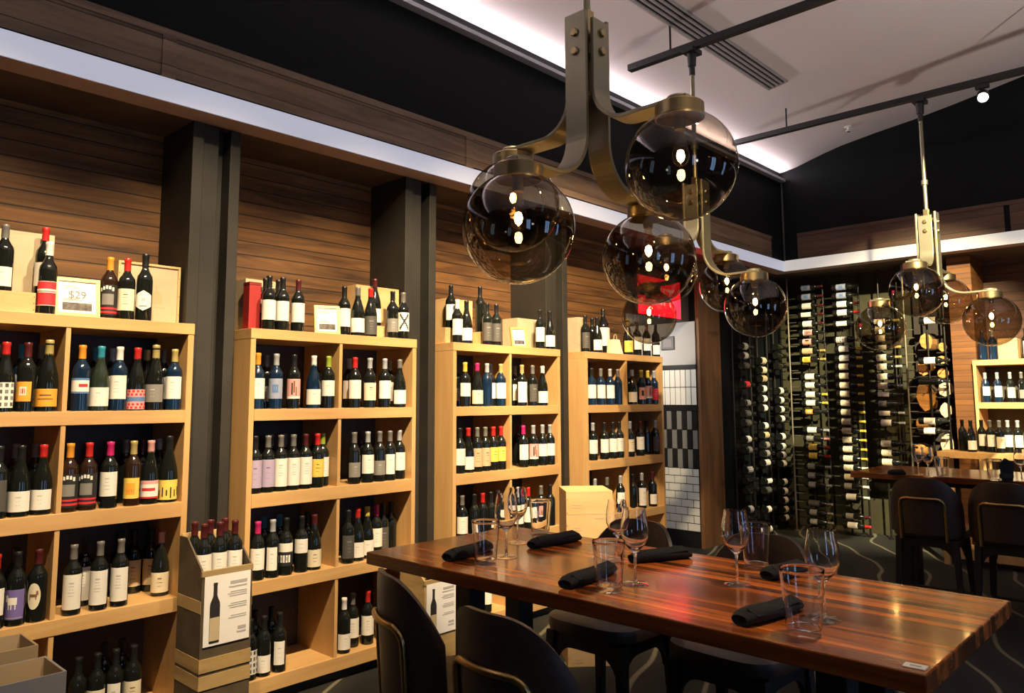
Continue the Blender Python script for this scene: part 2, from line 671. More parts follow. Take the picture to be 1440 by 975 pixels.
# ------------------------------------------------------------------ steel columns between the shelf units
for i, cx in enumerate((.40, 1.855, 3.30, 4.73)):
    c = MB()
    c.box(cx - .135, cx - .075, 3.96, YW, 0, ZS)
    c.box(cx + .075, cx + .135, 3.96, YW, 0, ZS)
    c.box(cx - .075, cx + .02, 3.985, 4.03, 0, ZS)
    c.box(cx - .075, cx + .075, 4.05, 4.09, 0, ZS)
    struct(c.obj('trim_%d' % (13 + i), STEEL, bevel=.003))

# ------------------------------------------------------------------ shelf units
ZB = [0.06, 0.565, 1.012, 1.467, 1.905]     # undersides of base, three shelves, top
ZT = [0.135, 0.632, 1.083, 1.529, 1.96]     # their tops


def shelf_unit(x0, x1, label, div=None):
    w = x1 - x0
    t = thing('wine_shelf_unit', label, 'shelf', ((x0 + x1) / 2, YF, 0), 0, 'wine shelf units')
    h = w / 2
    for s in (-1, 1):
        box('side_panel', *(sorted((s * h, s * (h - .03)))), .003, .40, 0, ZT[4] - .0005, MAPLE_UP, t, .002)
    for k in range(5):
        box('shelf_board' if k not in (0, 4) else ('base_board' if k == 0 else 'top_board'), -h + .03 if k < 4 else -h - .001, h - .03 if k < 4 else h + .001, 0, .385, ZB[k], ZT[k], MAPLE, t, .002)
    d = div if div is not None else 0
    for k in range(4):
        box('divider', d - .010, d + .010, .004, .385, ZT[k], ZB[k + 1], MAPLE_UP, t)
    box('back_panel', -h + .03, h - .03, .385, .40, ZB[0], ZT[4] - .01, BACKP, t)
    box('toe_kick', -h + .03, h - .03, .05, .07, 0, ZB[0], BLACK, t)
    return t


UNITS = {}
for n, (a, b, lab) in enumerate([(.555, 1.698, 'pale maple wine shelf unit, leftmost, beside the cardboard bottle display'),
                                 (2.005, 3.140, 'pale maple wine shelf unit, second from left, behind the table end'),
                                 (3.458, 4.573, 'pale maple wine shelf unit, third from left, behind the stacked crates'),
                                 (4.890, 6.030, 'pale maple wine shelf unit beside the tiled passage, fourth from left')]):
    UNITS[n] = (a, b)
    shelf_unit(a, b, lab)

# ------------------------------------------------------------------ bottles
BT = dict(
    b=[(0, .006), (.033, 0), (.0375, .004), (.0378, .185), (.035, .201), (.022, .222), (.0148, .236), (.0140, .286), (.0156, .288), (.0156, .298), (.0135, .301), (0, .301)],
    g=[(0, .006), (.036, 0), (.0405, .004), (.0410, .128), (.037, .160), (.026, .200), (.0168, .232), (.0145, .286), (.0160, .288), (.0160, .297), (.0140, .300), (0, .300)],
    c=[(0, .006), (.039, 0), (.0435, .004), (.0440, .125), (.040, .162), (.028, .212), (.0182, .250), (.0155, .290), (.0172, .296), (.0172, .312), (.0140, .318), (0, .318)],
    s=[(0, .006), (.033, 0), (.0370, .004), (.0372, .200), (.034, .222), (.021, .245), (.0145, .262), (.0138, .318), (.0154, .320), (.0154, .330), (.0135, .333), (0, .333)],
    m=[(0, .008), (.048, 0), (.0545, .006), (.0550, .245), (.050, .275), (.030, .312), (.0190, .335), (.0170, .385), (.0190, .388), (.0190, .402), (.0165, .405), (0, .405)])
RB = dict(b=.0378, g=.041, c=.044, s=.0372, m=.055)
BODY, CAPS, LABS = {}, {}, {}


def body_mesh(ty, glass):
    k = (ty, glass.name)
    if k not in BODY:
        BODY[k] = MB().lathe(BT[ty], 22).mesh('glass_body', glass)
    return BODY[k]


def cap_mesh(ty, c):
    k = (ty, c)
    if k not in CAPS:
        P = BT[ty]
        top = P[-1][1]
        rr = P[-3][0]
        neck = P[-5][0]
        ln = .062 if ty != 'c' else .085
        z0 = top - ln
        CAPS[k] = MB().lathe([(neck + .0030 if ty == 'c' else neck + .0018, z0), (P[-6][0] * .0 + neck + .0014, top - .016), (rr + .001, top - .014), (rr + .001, top - .002), (rr - .001, top + .0012), (0, top + .0012)], 16).mesh('capsule', cmat(c))
    return CAPS[k]


def lines(n=4, c='ltgrey', u0=-20, u1=20, v0=.22, v1=.8):
    out = []
    rnd = random.Random(n * 31 + len(c))
    for i in range(n):
        v = v1 - (v1 - v0) * (i + .5) / n
        s = rnd.uniform(.45, 1)
        h = .011 if i else .024
        out.append((u0 * s, u1 * s, v - h, v + h, c))
    return out


GRID = []
for i in range(5):
    for j in range(4):
        GRID.append((-62 + 31 * i - 9, -62 + 31 * i + 9, .06 + .25 * j, .06 + .25 * j + .15, 'grey' if (i + j) % 2 else 'dgrey'))
DOTS = []
for i in range(6):
    for j in (0, 1, 4, 5):
        DOTS.append((-72 + 27 * i - 7 + (9 if j % 2 else 0), -72 + 27 * i + 8 + (9 if j % 2 else 0), .03 + .165 * j, .03 + .165 * j + .11, 'red'))
ZEBRA = [(-60 + 24 * i, -52 + 24 * i, .08 + .06 * (i % 3), .5 + .13 * (i % 2), 'black') for i in range(6)]
COW = [(-28, 26, .50, .74, 'white'), (-42, -26, .60, .82, 'white'), (-24, -18, .34, .52, 'white'), (-8, -2, .34, .52, 'white'), (14, 20, .34, .52, 'white'), (-60, 60, .04, .07, 'lilac')]
HORSE = [(-24, 20, .47, .58, 'brown'), (14, 26, .54, .70, 'brown'), (-24, -19, .36, .5, 'brown'), (12, 17, .36, .5, 'brown')]
CROSS = [(-46 + 11 * i, -34 + 11 * i, .08 + .1 * i, .24 + .1 * i, 'black') for i in range(8)] + [(34 - 11 * i, 46 - 11 * i, .08 + .1 * i, .24 + .1 * i, 'black') for i in range(8)]
# label designs: base colour, z0, z1 (m), half angle (deg), marks, spoken colour
LB = {
    'W': ('white', .055, .165, 72, lines(4), 'white label'),
    'Wt': ('white', .026, .176, 70, lines(5, v0=.35), 'tall white label'),
    'Wl': ('white', .022, .108, 74, lines(3), 'low white label'),
    'Wm': ('white', .070, .160, 70, lines(2), 'short white label'),
    'Wn': ('white', .040, .160, 44, lines(3, u0=-18, u1=18), 'narrow white label'),
    'Wh': ('white', .105, .180, 66, lines(2), 'high white label'),
    'C': ('cream', .045, .150, 72, lines(4, 'brown'), 'cream label'),
    'Cl': ('cream', .018, .112, 74, lines(3, 'brown'), 'low cream label'),
    'T': ('tan', .035, .160, 66, lines(4, 'brown'), 'tan label'),
    'argyle': ('white', .060, .168, 74, GRID, 'diamond-pattern label'),
    'orange': ('orange', .022, .100, 70, [(-40, 40, .40, .46, 'brown'), (-30, 30, .6, .68, 'brown')], 'orange label'),
    'orangew': ('orange', .045, .130, 50, [(-22, 22, .3, .75, 'cream'), (-12, 14, .4, .65, 'red')], 'small orange label'),
    'stripe': ('white', .080, .150, 76, [(-76, 76, .0, .12, 'blue'), (-76, 76, .86, 1, 'blue'), (4, 60, .42, .62, 'red')], 'blue and white striped label'),
    'dots': ('pink', .006, .100, 76, DOTS + [(-70, 70, .40, .62, 'blue')], 'red dotted label'),
    'grey': ('grey', .040, .125, 66, lines(3, 'ltgrey'), 'grey label'),
    'dgrey': ('dgrey', .030, .160, 66, lines(4, 'grey'), 'dark grey label'),
    'blue': ('slate', .055, .165, 70, [(-24, 24, .3, .7, 'blue'), (-10, 10, .42, .6, 'ltgrey')], 'blue label'),
    'pink': ('pink', .055, .165, 68, [(-20, -8, .2, .8, 'black'), (-4, 8, .3, .9, 'brown'), (14, 24, .15, .6, 'brown'), (-60, 60, .0, .12, 'white')], 'pink pictorial label'),
    'lilac': ('lilac', .030, .175, 70, lines(3, 'purple'), 'lilac label'),
    'purple': ('purple', .028, .150, 70, COW, 'purple label with a white cow'),
    'oval': ('cream', .055, .165, 40, HORSE, 'oval horse label'),
    'band': ('black', .020, .165, 80, [(-80, 80, .06, .13, 'red'), (-80, 80, .19, .25, 'red'), (-55, -40, .78, .90, 'white'), (-34, -20, .83, .94, 'white'), (-14, 0, .86, .97, 'white'), (6, 20, .85, .96, 'white'), (26, 40, .80, .92, 'white'), (-40, 40, .34, .70, 'grey')], 'black label with red bands'),
    'yellow': ('yellow', .060, .160, 72, lines(3, 'brown'), 'yellow label'),
    'yorange': ('yellow', .035, .130, 62, [(-30, 30, .2, .75, 'orange'), (-22, 22, .3, .45, 'red')], 'yellow and orange label'),
    'zebra': ('yellow', .014, .108, 72, ZEBRA, 'yellow label with black strokes'),
    'redw': ('white', .028, .112, 74, [(-74, 74, .80, 1, 'pink'), (-74, 74, 0, .1, 'red'), (-44, 44, .42, .58, 'red')], 'red and white label'),
    'red': ('red', .040, .150, 74, [(-74, 74, .60, .68, 'white'), (-74, 74, .53, .56, 'white'), (-74, 74, .985, 1, 'white'), (-74, 74, 0, .02, 'white')], 'bright red label'),
    'redl': ('red', .040, .140, 66, lines(3, 'pink'), 'red label'),
    'dotor': ('pink', .045, .150, 70, [(-34, -6, .3, .75, 'black'), (2, 30, .4, .7, 'orange')], 'orange dotted label'),
    'number': ('black', .050, .170, 78, [(-70, 70, .62, 1, 'white'), (-40, -24, .16, .48, 'white'), (-18, -4, .16, .48, 'white'), (4, 18, .16, .48, 'white'), (24, 40, .16, .48, 'white'), (-34, -30, .24, .4, 'black'), (8, 13, .24, .4, 'black')], 'black label with white band'),
    'hex': ('white', .050, .150, 62, [(-10, 12, .45, .62, 'pink'), (-28, 28, .2, .24, 'dgrey')], 'white six-sided label'),
    'cross': ('white', .050, .170, 70, CROSS, 'black-crossed white label'),
    'pattern': ('white', .030, .150, 70, GRID, 'black and white patterned label'),
    'none': None}


def label_mesh(ty, lb):
    k = (ty, lb)
    if k in LABS:
        return LABS[k]
    d = LB[lb]
    base, z0, z1, ha, marks = d[:5]
    sc = 1.45 if ty == 'm' else 1
    if ty in ('g', 'c'):
        lim = .126
        if z1 > lim:
            z0, z1 = max(.014, z0 - (z1 - lim)), lim
    z0, z1 = z0 * sc, z1 * sc
    mb = MB()
    cols = [base]
    r = RB[ty] + .0007
    if lb == 'oval':
        zc, hz = (z0 + z1) / 2, (z1 - z0) / 2
        ctr = len(mb.v)
        mb.v.append((0, -r, zc))
        n = 24
        for i in range(n):
            a = R(ha) * math.cos(2 * PI * i / n)
            mb.v.append((r * math.sin(a), -r * math.cos(a), zc + hz * math.sin(2 * PI * i / n)))
        # concentric ring keeps the oval on the glass
        for i in range(n):
            a = R(ha) * .5 * math.cos(2 * PI * i / n)
            mb.v.append((r * math.sin(a), -r * math.cos(a), zc + .5 * hz * math.sin(2 * PI * i / n)))
        for i in range(n):
            j = (i + 1) % n
            mb.face((ctr, 1 + ctr + n + i, 1 + ctr + n + j), 0, True)
            mb.face((1 + ctr + n + i, 1 + ctr + i, 1 + ctr + j, 1 + ctr + n + j), 0, True)
    elif lb == 'hex':
        zc = (z0 + z1) / 2
        n = 8
        b = len(mb.v)
        for i in range(n + 1):
            t = -1 + 2 * i / n
            a = R(ha) * t
            e = (z1 - z0) / 2 * (1 - .45 * max(0, abs(t) - .0))
            for z in (zc - e, zc + e):
                mb.v.append((r * math.sin(a), -r * math.cos(a), z))
        for i in range(n):
            mb.face((b + 2 * i, b + 2 * i + 2, b + 2 * i + 3, b + 2 * i + 1), 0, True)
    else:
        mb.arc(r, -R(ha), R(ha), z0, z1, 0, 12)
    for (u0, u1, v0, v1, c) in marks:
        if c not in cols:
            cols.append(c)
        u0, u1 = max(u0, -ha), min(u1, ha)
        v0, v1 = max(0, v0), min(1, v1)
        if u1 <= u0 or v1 <= v0:
            continue
        mb.arc(r + .0005, R(u0), R(u1), z0 + (z1 - z0) * v0, z0 + (z1 - z0) * v1, cols.index(c), max(1, int((u1 - u0) / 12)))
    LABS[k] = mb.mesh('label', [lmat(c) for c in cols])
    return LABS[k]


CAPNAME = dict(black='black-capped', red='red-capped', maroon='maroon-capped', yellow='yellow-capped', orange='orange-capped', teal='teal-capped', white='white-capped', gold='gold-capped', magenta='magenta-capped', grey='grey-capped', silver='silver-capped', green='green-capped', pinkish='pink-capped')
GL = {'': BOTTLE, 'br': BOTTLE_BR, 'bl': BOTTLE_BL, 'gr': BOTTLE_GR}
ORD = ['first', 'second', 'third', 'fourth', 'fifth', 'sixth', 'seventh', 'eighth', 'ninth', 'tenth', 'eleventh', 'twelfth']
NB = 0


def look(cap, lb):
    d = LB[lb]
    return '%s bottle with %s' % (CAPNAME[cap], d[5]) if d else '%s unlabelled dark bottle' % CAPNAME[cap]


def bottle(loc, ty, cap, lb, label, group, rz=0, glass='', tilt=None, cat='wine bottle'):
    global NB
    NB += 1
    t = thing('wine_bottle', label, cat, loc, rz, group)
    if tilt:
        t.rotation_euler = tilt
    link('glass_body', body_mesh(ty, GL[glass]), t)
    link('capsule', cap_mesh(ty, cap), t)
    if LB[lb]:
        link('label', label_mesh(ty, lb), t)
    return t


UN = ['leftmost case', 'second case', 'third case', 'fourth case']
RN = ['bottom', 'third', 'second', 'top']        # by shelf index 0..3


def fill(u, k, bay, items, mid):
    """items: (px, depth behind the front edge, type, capsule, label[, glass]) from left to right"""
    a, b = UNITS[u]
    rows = {'f': [], 'k': []}
    for it in items:
        rows['f' if it[1] < .13 else 'k'].append(it)
    P = []
    for key in ('f', 'k'):
        for i, it in enumerate(sorted(rows[key], key=lambda q: q[0])):
            r = RB[it[2]]
            y = YF + r + it[1]
            P.append([at(it[0], mid, 1, y).x, y, r, key, i, it])
    lo = (a + .032 if bay == 'left' else (a + b) / 2 + .012)
    hi = ((a + b) / 2 - .012 if bay == 'left' else b - .032)
    for _ in range(200):                      # nudge neighbours apart until no two bottles touch
        for i in range(len(P)):
            for j in range(i):
                A, B = (P[j], P[i]) if P[j][0] <= P[i][0] else (P[i], P[j])
                need = A[2] + B[2] + .003
                dy = abs(A[1] - B[1])
                if dy < need:
                    g = math.sqrt(need * need - dy * dy) - (B[0] - A[0])
                    if g > 0:
                        A[0] -= g / 2
                        B[0] += g / 2
        for p_ in P:
            p_[0] = min(max(p_[0], lo + p_[2] + .001), hi - p_[2] - .001)
    for x, y, r, key, i, it in P:
        px, d, ty, cap, lb = it[:5]
        gl = it[5] if len(it) > 5 else ''
        sh = ('%s shelf' % RN[k])
        lab = '%s, %s%s, %s, %s bay, %s' % (look(cap, lb), ORD[i], '' if key == 'f' else ' behind', sh, bay, UN[u])
        if lb in ('purple', 'band', 'number', 'stripe', 'zebra', 'pattern'):
            lab = '%s, %s%s on %s shelf, %s' % (look(cap, lb), ORD[i], '' if key == 'f' else ' behind', RN[k], UN[u])
        bottle((x, y, ZT[k]), ty, cap, lb, lab, 'bottles in the maple wine shelves', R(-26 + random.uniform(-9, 9)), gl)


f, k1 = .015, .15
# --- leftmost case
fill(0, 3, 'left', [(19, f, 'g', 'red', 'argyle'), (50, f, 'b', 'maroon', 'orangew'), (77, f, 'c', 'gold', 'orange'), (6, k1, 'b', 'grey', 'W'), (36, k1, 'b', 'teal', 'blue', 'bl'), (60, k1, 'b', 'grey', 'none')], 530)
fill(0, 3, 'right', [(118, f, 'b', 'orange', 'stripe', 'bl'), (142, f, 'g', 'teal', 'Wl', 'gr'), (166, f, 'b', 'white', 'W', 'bl'), (191, f, 'g', 'red', 'dots'), (217, f, 'c', 'gold', 'grey'), (245, f, 'b', 'gold', 'W', 'bl'),
                     (134, k1, 'b', 'teal', 'none'), (157, k1, 'b', 'silver', 'W'), (206, k1, 'g', 'gold', 'none'), (229, k1, 'b', 'grey', 'blue')], 530)
fill(0, 2, 'left', [(2, f, 'b', 'black', 'dgrey'), (26, f, 'g', 'black', 'Wl'), (59, f, 'g', 'red', 'Wl'), (14, k1, 'b', 'grey', 'none'), (44, k1, 'b', 'grey', 'none'), (54, k1, 'b', 'grey', 'none')], 665)
fill(0, 2, 'right', [(99, f, 'b', 'orange', 'band', 'br'), (122, f, 'b', 'red', 'band', 'br'), (154, f, 'b', 'magenta', 'W'), (192, f, 'b', 'gold', 'yorange', 'br'), (216, f, 'g', 'pinkish', 'redw'), (243, f, 'c', 'black', 'zebra'),
                     (166, k1, 'b', 'grey', 'none'), (180, k1, 'b', 'grey', 'none'), (206, k1, 'b', 'maroon', 'none'), (232, k1, 'g', 'silver', 'none')], 665)
fill(0, 1, 'left', [(2, f, 'b', 'red', 'W'), (36, f, 'b', 'black', 'purple'), (61, f, 'b', 'maroon', 'oval'), (20, k1, 'b', 'black', 'Wn')], 810)
fill(0, 1, 'right', [(103, f, 'b', 'grey', 'Wt'), (140, f, 'b', 'grey', 'Wt'), (169, f, 'b', 'grey', 'Wt'), (231, .07, 'g', 'pinkish', 'Cl'), (118, k1, 'b', 'black', 'Wt'), (196, .2, 'b', 'black', 'T'), (207, .22, 'b', 'black', 'T'), (215, .2, 'b', 'black', 'T')], 800)
fill(0, 0, 'right', [(114, f, 'b', 'black', 'Wl'), (139, f, 'b', 'black', 'C'), (162, f, 'b', 'black', 'Wn'), (184, f, 'b', 'black', 'C'), (150, k1, 'b', 'black', 'none'), (168, k1, 'b', 'black', 'none')], 930)
# --- second case
fill(1, 3, 'left', [(361, f, 'b', 'orange', 'W', 'bl'), (388, f, 'b', 'silver', 'blue', 'bl'), (413, f, 'b', 'black', 'pink'), (441, f, 'g', 'white', 'Wl', 'bl'), (464, f, 'b', 'green', 'Wm'), (374, k1, 'b', 'grey', 'grey'), (448, k1, 'b', 'black', 'Wn')], 535)
fill(1, 3, 'right', [(499, f, 'b', 'red', 'W'), (520, f, 'b', 'silver', 'C'), (541, f, 'b', 'silver', 'W'), (562, f, 'g', 'grey', 'Wl'), (491, k1, 'b', 'silver', 'W'), (552, k1, 'b', 'grey', 'Wn')], 535)
fill(1, 2, 'left', [(358, f, 'b', 'black', 'lilac'), (374, f, 'b', 'grey', 'lilac'), (391, f, 'b', 'grey', 'Wt'), (410, f, 'b', 'grey', 'Wt'), (431, f, 'b', 'maroon', 'Wt'), (450, f, 'b', 'red', 'yellow'), (464, .06, 'b', 'green', 'W'), (380, k1, 'b', 'grey', 'none'), (399, k1, 'b', 'grey', 'none'), (441, k1, 'b', 'red', 'none')], 655)
fill(1, 2, 'right', [(498, f, 'b', 'grey', 'grey'), (517, f, 'b', 'silver', 'W'), (534, f, 'b', 'grey', 'grey'), (548, f, 'b', 'grey', 'Wn'), (562, .04, 'b', 'silver', 'W'), (507, k1, 'b', 'black', 'none')], 640)
fill(1, 1, 'left', [(362, f, 'b', 'magenta', 'W'), (383, f, 'b', 'silver', 'Wn'), (402, f, 'b', 'black', 'number'), (424, f, 'b', 'black', 'Wh'), (441, f, 'g', 'maroon', 'Cl'), (370, k1, 'b', 'teal', 'none'), (392, k1, 'b', 'teal', 'none'), (431, k1, 'b', 'black', 'none')], 770)
fill(1, 1, 'right', [(489, f, 'b', 'black', 'dgrey'), (503, .03, 'g', 'red', 'Wl'), (518, .05, 'g', 'yellow', 'Wl'), (533, .07, 'b', 'magenta', 'W'), (548, .1, 'b', 'black', 'dgrey'), (562, .12, 'b', 'black', 'none')], 760)
fill(1, 0, 'left', [(352, f, 'b', 'black', 'pattern'), (371, f, 'b', 'black', 'Wl'), (393, f, 'b', 'black', 'Wn'), (358, k1, 'b', 'black', 'none'), (381, k1, 'b', 'black', 'none')], 890)
fill(1, 0, 'right', [(484, f, 'b', 'white', 'Wl'), (496, .07, 'b', 'grey', 'W'), (517, .05, 'b', 'red', 'W'), (536, .08, 'b', 'black', 'W'), (555, .12, 'b', 'white', 'none')], 860)
# --- third case
fill(2, 3, 'left', [(654, f, 'b', 'yellow', 'Wm'), (671, f, 'g', 'magenta', 'Cl'), (686, f, 'b', 'silver', 'none', 'bl'), (697, .05, 'b', 'black', 'W'), (709, f, 'b', 'gold', 'W', 'bl'), (642, k1, 'b', 'black', 'grey')], 540)
fill(2, 3, 'right', [(734, f, 'b', 'gold', 'Wt'), (749, f, 'b', 'grey', 'dgrey'), (763, f, 'g', 'white', 'Wl'), (724, k1, 'b', 'grey', 'Wn')], 540)
fill(2, 2, 'left', [(648, f, 'b', 'black', 'W'), (659, f, 'g', 'red', 'Wl'), (675, f, 'b', 'grey', 'T'), (688, f, 'b', 'grey', 'T'), (700, f, 'b', 'red', 'yellow'), (711, f, 'b', 'red', 'yellow')], 635)
fill(2, 2, 'right', [(736, f, 'b', 'magenta', 'W'), (750, f, 'b', 'silver', 'pink'), (763, f, 'b', 'silver', 'Wm'), (774, f, 'b', 'silver', 'Wm'), (728, k1, 'b', 'maroon', 'none')], 630)
fill(2, 1, 'left', [(650, f, 'b', 'grey', 'W'), (667, f, 'b', 'black', 'none'), (679, f, 'b', 'red', 'none'), (690, f, 'b', 'black', 'none'), (642, k1, 'b', 'grey', 'none'), (712, .05, 'b', 'silver', 'W')], 725)
fill(2, 1, 'right', [(729, f, 'b', 'silver', 'W'), (743, f, 'b', 'red', 'W'), (761, f, 'b', 'grey', 'pink'), (774, f, 'b', 'black', 'none')], 720)
fill(2, 0, 'left', [(668, f, 'b', 'black', 'pink'), (684, f, 'b', 'silver', 'W'), (650, f, 'b', 'black', 'W')], 840)
# --- fourth case
fill(3, 3, 'left', [(832, f, 'b', 'black', 'W', 'bl'), (845, f, 'b', 'grey', 'W', 'bl'), (858, f, 'b', 'silver', 'W', 'bl'), (869, f, 'b', 'grey', 'none', 'bl')], 540)
fill(3, 3, 'right', [(889, f, 'g', 'silver', 'Wl'), (902, f, 'b', 'yellow', 'dotor', 'bl'), (911, f, 'b', 'yellow', 'pink', 'bl'), (921, f, 'b', 'silver', 'redl', 'bl'), (884, k1, 'b', 'grey', 'T')], 540)
fill(3, 2, 'left', [(834, f, 'b', 'silver', 'W'), (850, f, 'b', 'black', 'W'), (862, f, 'b', 'black', 'W'), (873, f, 'b', 'black', 'W')], 625)
fill(3, 2, 'right', [(886, f, 'b', 'silver', 'C'), (900, f, 'b', 'maroon', 'W'), (911, .08, 'b', 'black', 'none'), (920, f, 'b', 'silver', 'dgrey')], 620)
fill(3, 1, 'left', [(837, f, 'b', 'silver', 'W'), (854, f, 'b', 'grey', 'none'), (874, f, 'b', 'silver', 'W')], 700)
fill(3, 1, 'right', [(890, f, 'b', 'black', 'none'), (903, f, 'b', 'silver', 'Wt'), (918, f, 'b', 'maroon', 'Wl')], 700)

# ------------------------------------------------------------------ things on top of the shelf units
ZTOP = ZT[4]


def crate(name, x, y, w, d, h, z, rz, label, m=CRATE, framed=True, emblem=False):
    t = thing(name, label, 'wooden crate', (x, y, z), rz, 'wooden wine crates')
    b = MB()
    e = .012
    b.box(-w / 2, w / 2, -d / 2, d / 2, 0, e)
    b.box(-w / 2, w / 2, -d / 2, d / 2, h - e, h)
    b.box(-w / 2, -w / 2 + e, -d / 2, d / 2, e, h - e)
    b.box(w / 2 - e, w / 2, -d / 2, d / 2, e, h - e)
    b.box(-w / 2 + e, w / 2 - e, d / 2 - e, d / 2, e, h - e)
    b.obj('crate_frame', m, t, .001)
    q = .008 if framed else 0
    box('front_board', -w / 2 + e, w / 2 - e, -d / 2 + q, -d / 2 + q + .01, e, h - e, CRATE_PALE if framed else m, t)
    if emblem:
        s = MB()
        yy = -d / 2 + q
        cx, cz = w * .12, h * .46
        s.box(cx - .03, cx + .03, yy - .0008, yy, cz - .035, cz + .01)
        s.prism([(cx - .034, cz + .01), (cx + .034, cz + .01), (cx, cz + .04)], 1, yy - .0008, yy)
        s.box(cx - .004, cx + .004, yy - .0008, yy, cz + .035, cz + .06)
        s.box(cx - .05, cx + .05, yy - .0008, yy, cz - .055, cz - .050)
        s.obj('stamp', mat('crate_stamp', (.50, .36, .2), .7), t)
    for s in (-1, 1):
        for zz in (.2, .5, .8):
            MB().lathe([(0, -.001), (.003, -.001), (.003, .001), (0, .001)], 6, T=Matrix.Translation((s * (w / 2 - .006), -d / 2, h * zz)) @ Matrix.Rotation(PI / 2, 4, 'X')).obj('nail_head', mat('nail', (.12, .1, .08), .5), t)
    return t


def price_card(x, y, z, w, h, rz, label, text=None):
    t = thing('price_card', label, 'price card', (x, y, z), rz, 'framed price cards')
    t.location.z += .002
    T = Matrix.Rotation(R(-12), 4, 'X')
    fb = MB()
    b = .016
    for q in ((-w / 2, w / 2, 0, b), (-w / 2, w / 2, h - b, h), (-w / 2, -w / 2 + b, b, h - b), (w / 2 - b, w / 2, b, h - b)):
        fb.box(q[0], q[1], -.008, .008, q[2], q[3], 0, T)
    fb.obj('frame', mat('gilt_frame', (.58, .46, .15), .4, .3), t)
    MB().box(-w / 2 + b, w / 2 - b, -.002, .004, b, h - b, 0, T).obj('card', WHITE, t)
    MB().box(-w * .32, w * .32, -.003, -.001, h * .16, h * .36, 0, T).obj('picture', mat('card_picture', (.10, .085, .07), .6, noise=.8, nscale=40), t)
    MB().tube([tuple(T @ Vector((0, .008, h * .6))), (0, .075, .003)], .004, 8).obj('easel', BLACK, t)
    for i, (a, zz) in enumerate(((.18, .78), (.24, .735), (.20, .44), (.26, .41))):
        MB().box(-w * .3, -w * .3 + w * a * 1.6, -.0028, -.001, h * zz, h * zz + .004, 0, T).obj('print_line', mat('print_grey', (.35, .33, .30), .7), t)
    if text:
        o = text_mesh('price', text, h * .27, mat('price_ink', (.20, .19, .17), .7), t, T @ Vector((0, -.0035, h * .56)), (PI / 2 - R(12), 0, 0), .0006)
    return t


def topx(px, py, y):
    return at(px, py, 1, y).x


def top_bottle(px, py, y, ty, cap, lb, label, z=ZTOP, rz=-26, glass=''):
    bottle((topx(px, py, y), y, z), ty, cap, lb, label, 'bottles on top of the shelf units', R(rz), glass)


# leftmost case
crate('wine_crate', topx(24, 380, 4.10), 4.12, .27, .14, .40, ZTOP, R(0), 'tall pale crate on leftmost case, behind the red-labelled bottle', CRATE_PALE, False)
crate('wine_crate', topx(14, 420, 3.93), 3.94, .17, .14, .095, ZTOP, 0, 'small low wooden box under the leftmost bottle on leftmost case', CRATE, False)
top_bottle(3, 400, 3.93, 'b', 'grey', 'Wl', 'silver-necked bottle standing on the small box, far left on leftmost case', ZTOP + .095)
crate('wine_crate', topx(72, 420, 3.985), 3.985, .12, .09, .085, ZTOP, 0, 'dark low box behind the red-labelled bottle on leftmost case', DARKWOOD, False)
top_bottle(62, 370, 3.985, 's', 'red', 'W', 'tall red-capped bottle raised behind the red-labelled bottle on leftmost case', ZTOP + .085)
top_bottle(66.5, 405, 3.875, 's', 'white', 'red', 'white-capped bottle with bright red label beside the twenty-nine dollar card')
price_card(topx(110, 420, 3.87), 3.87, ZTOP, .19, .185, R(-4), 'gilt-framed price card reading $29 on leftmost case', '$29')
crate('wine_crate', topx(205, 410, 4.06), 4.08, .31, .14, .315, ZTOP, R(0), 'framed pale crate with stamped emblem on right end of leftmost case', CRATE, True, True)
top_bottle(153.5, 410, 3.90, 'b', 'orange', 'band', 'squat brown bottle with black and red label beside the stamped crate', glass='br')
top_bottle(178, 410, 3.87, 'b', 'red', 'C', 'red-capped bottle with cream label before the stamped crate on leftmost case')
top_bottle(203, 410, 3.865, 's', 'black', 'hex', 'black-capped bottle with six-sided white label before the stamped crate')
# second case
crate('wine_crate', topx(362, 420, 4.08), 4.10, .22, .16, .30, ZTOP, R(2), 'pale cream crate at the left end on top of second case', CRATE_PALE, False)
t = thing('gift_carton', 'narrow red bottle carton standing left on top of second case', 'carton', (topx(357, 420, 3.93), 3.95, ZTOP))
box('carton_body', -.035, .035, -.035, .035, 0, .25, mat('red_card', (.33, .018, .015), .6), t, .002)
box('carton_lid', -.036, .036, -.036, .036, .25, .268, mat('dark_red_card', (.2, .012, .012), .6), t, .002)
top_bottle(378, 430, 3.86, 'b', 'black', 'W', 'black-capped white-label bottle, front left of the pair on second case')
top_bottle(397, 430, 3.86, 'b', 'black', 'W', 'black-capped white-label bottle, front right of the pair on second case')
top_bottle(373, 420, 3.96, 'b', 'black', 'Wh', 'black-capped bottle behind the left of the white-label pair, second case')
top_bottle(391, 420, 3.96, 'b', 'black', 'Wh', 'black-capped bottle behind the right of the white-label pair, second case')
top_bottle(419, 430, 3.87, 'b', 'maroon', 'W', 'maroon-capped bottle alone left of the price card on second case')
price_card(topx(461, 447, 3.88), 3.88, ZTOP, .15, .175, R(-20), 'small gilt-framed price card leaning on top of second case')
crate('wine_crate', topx(519, 425, 4.08), 4.06, .34, .15, .34, ZTOP, R(0), 'tall honey-coloured crate on top of second case behind five bottles', CRATE, False)
crate('wine_crate', topx(518, 445, 3.945), 3.94, .19, .07, .08, ZTOP, R(0), 'low orange-brown box before the honey-coloured crate on second case', CRATE, False)
top_bottle(484, 440, 3.90, 'b', 'black', 'W', 'black-capped bottle with white label, left before the honey-coloured crate')
top_bottle(503, 445, 3.858, 'g', 'grey', 'Wl', 'sloping-shouldered bottle with low white label before the honey-coloured crate')
top_bottle(521, 445, 3.855, 'g', 'red', 'dgrey', 'red-capped bottle with dark label before the honey-coloured crate')
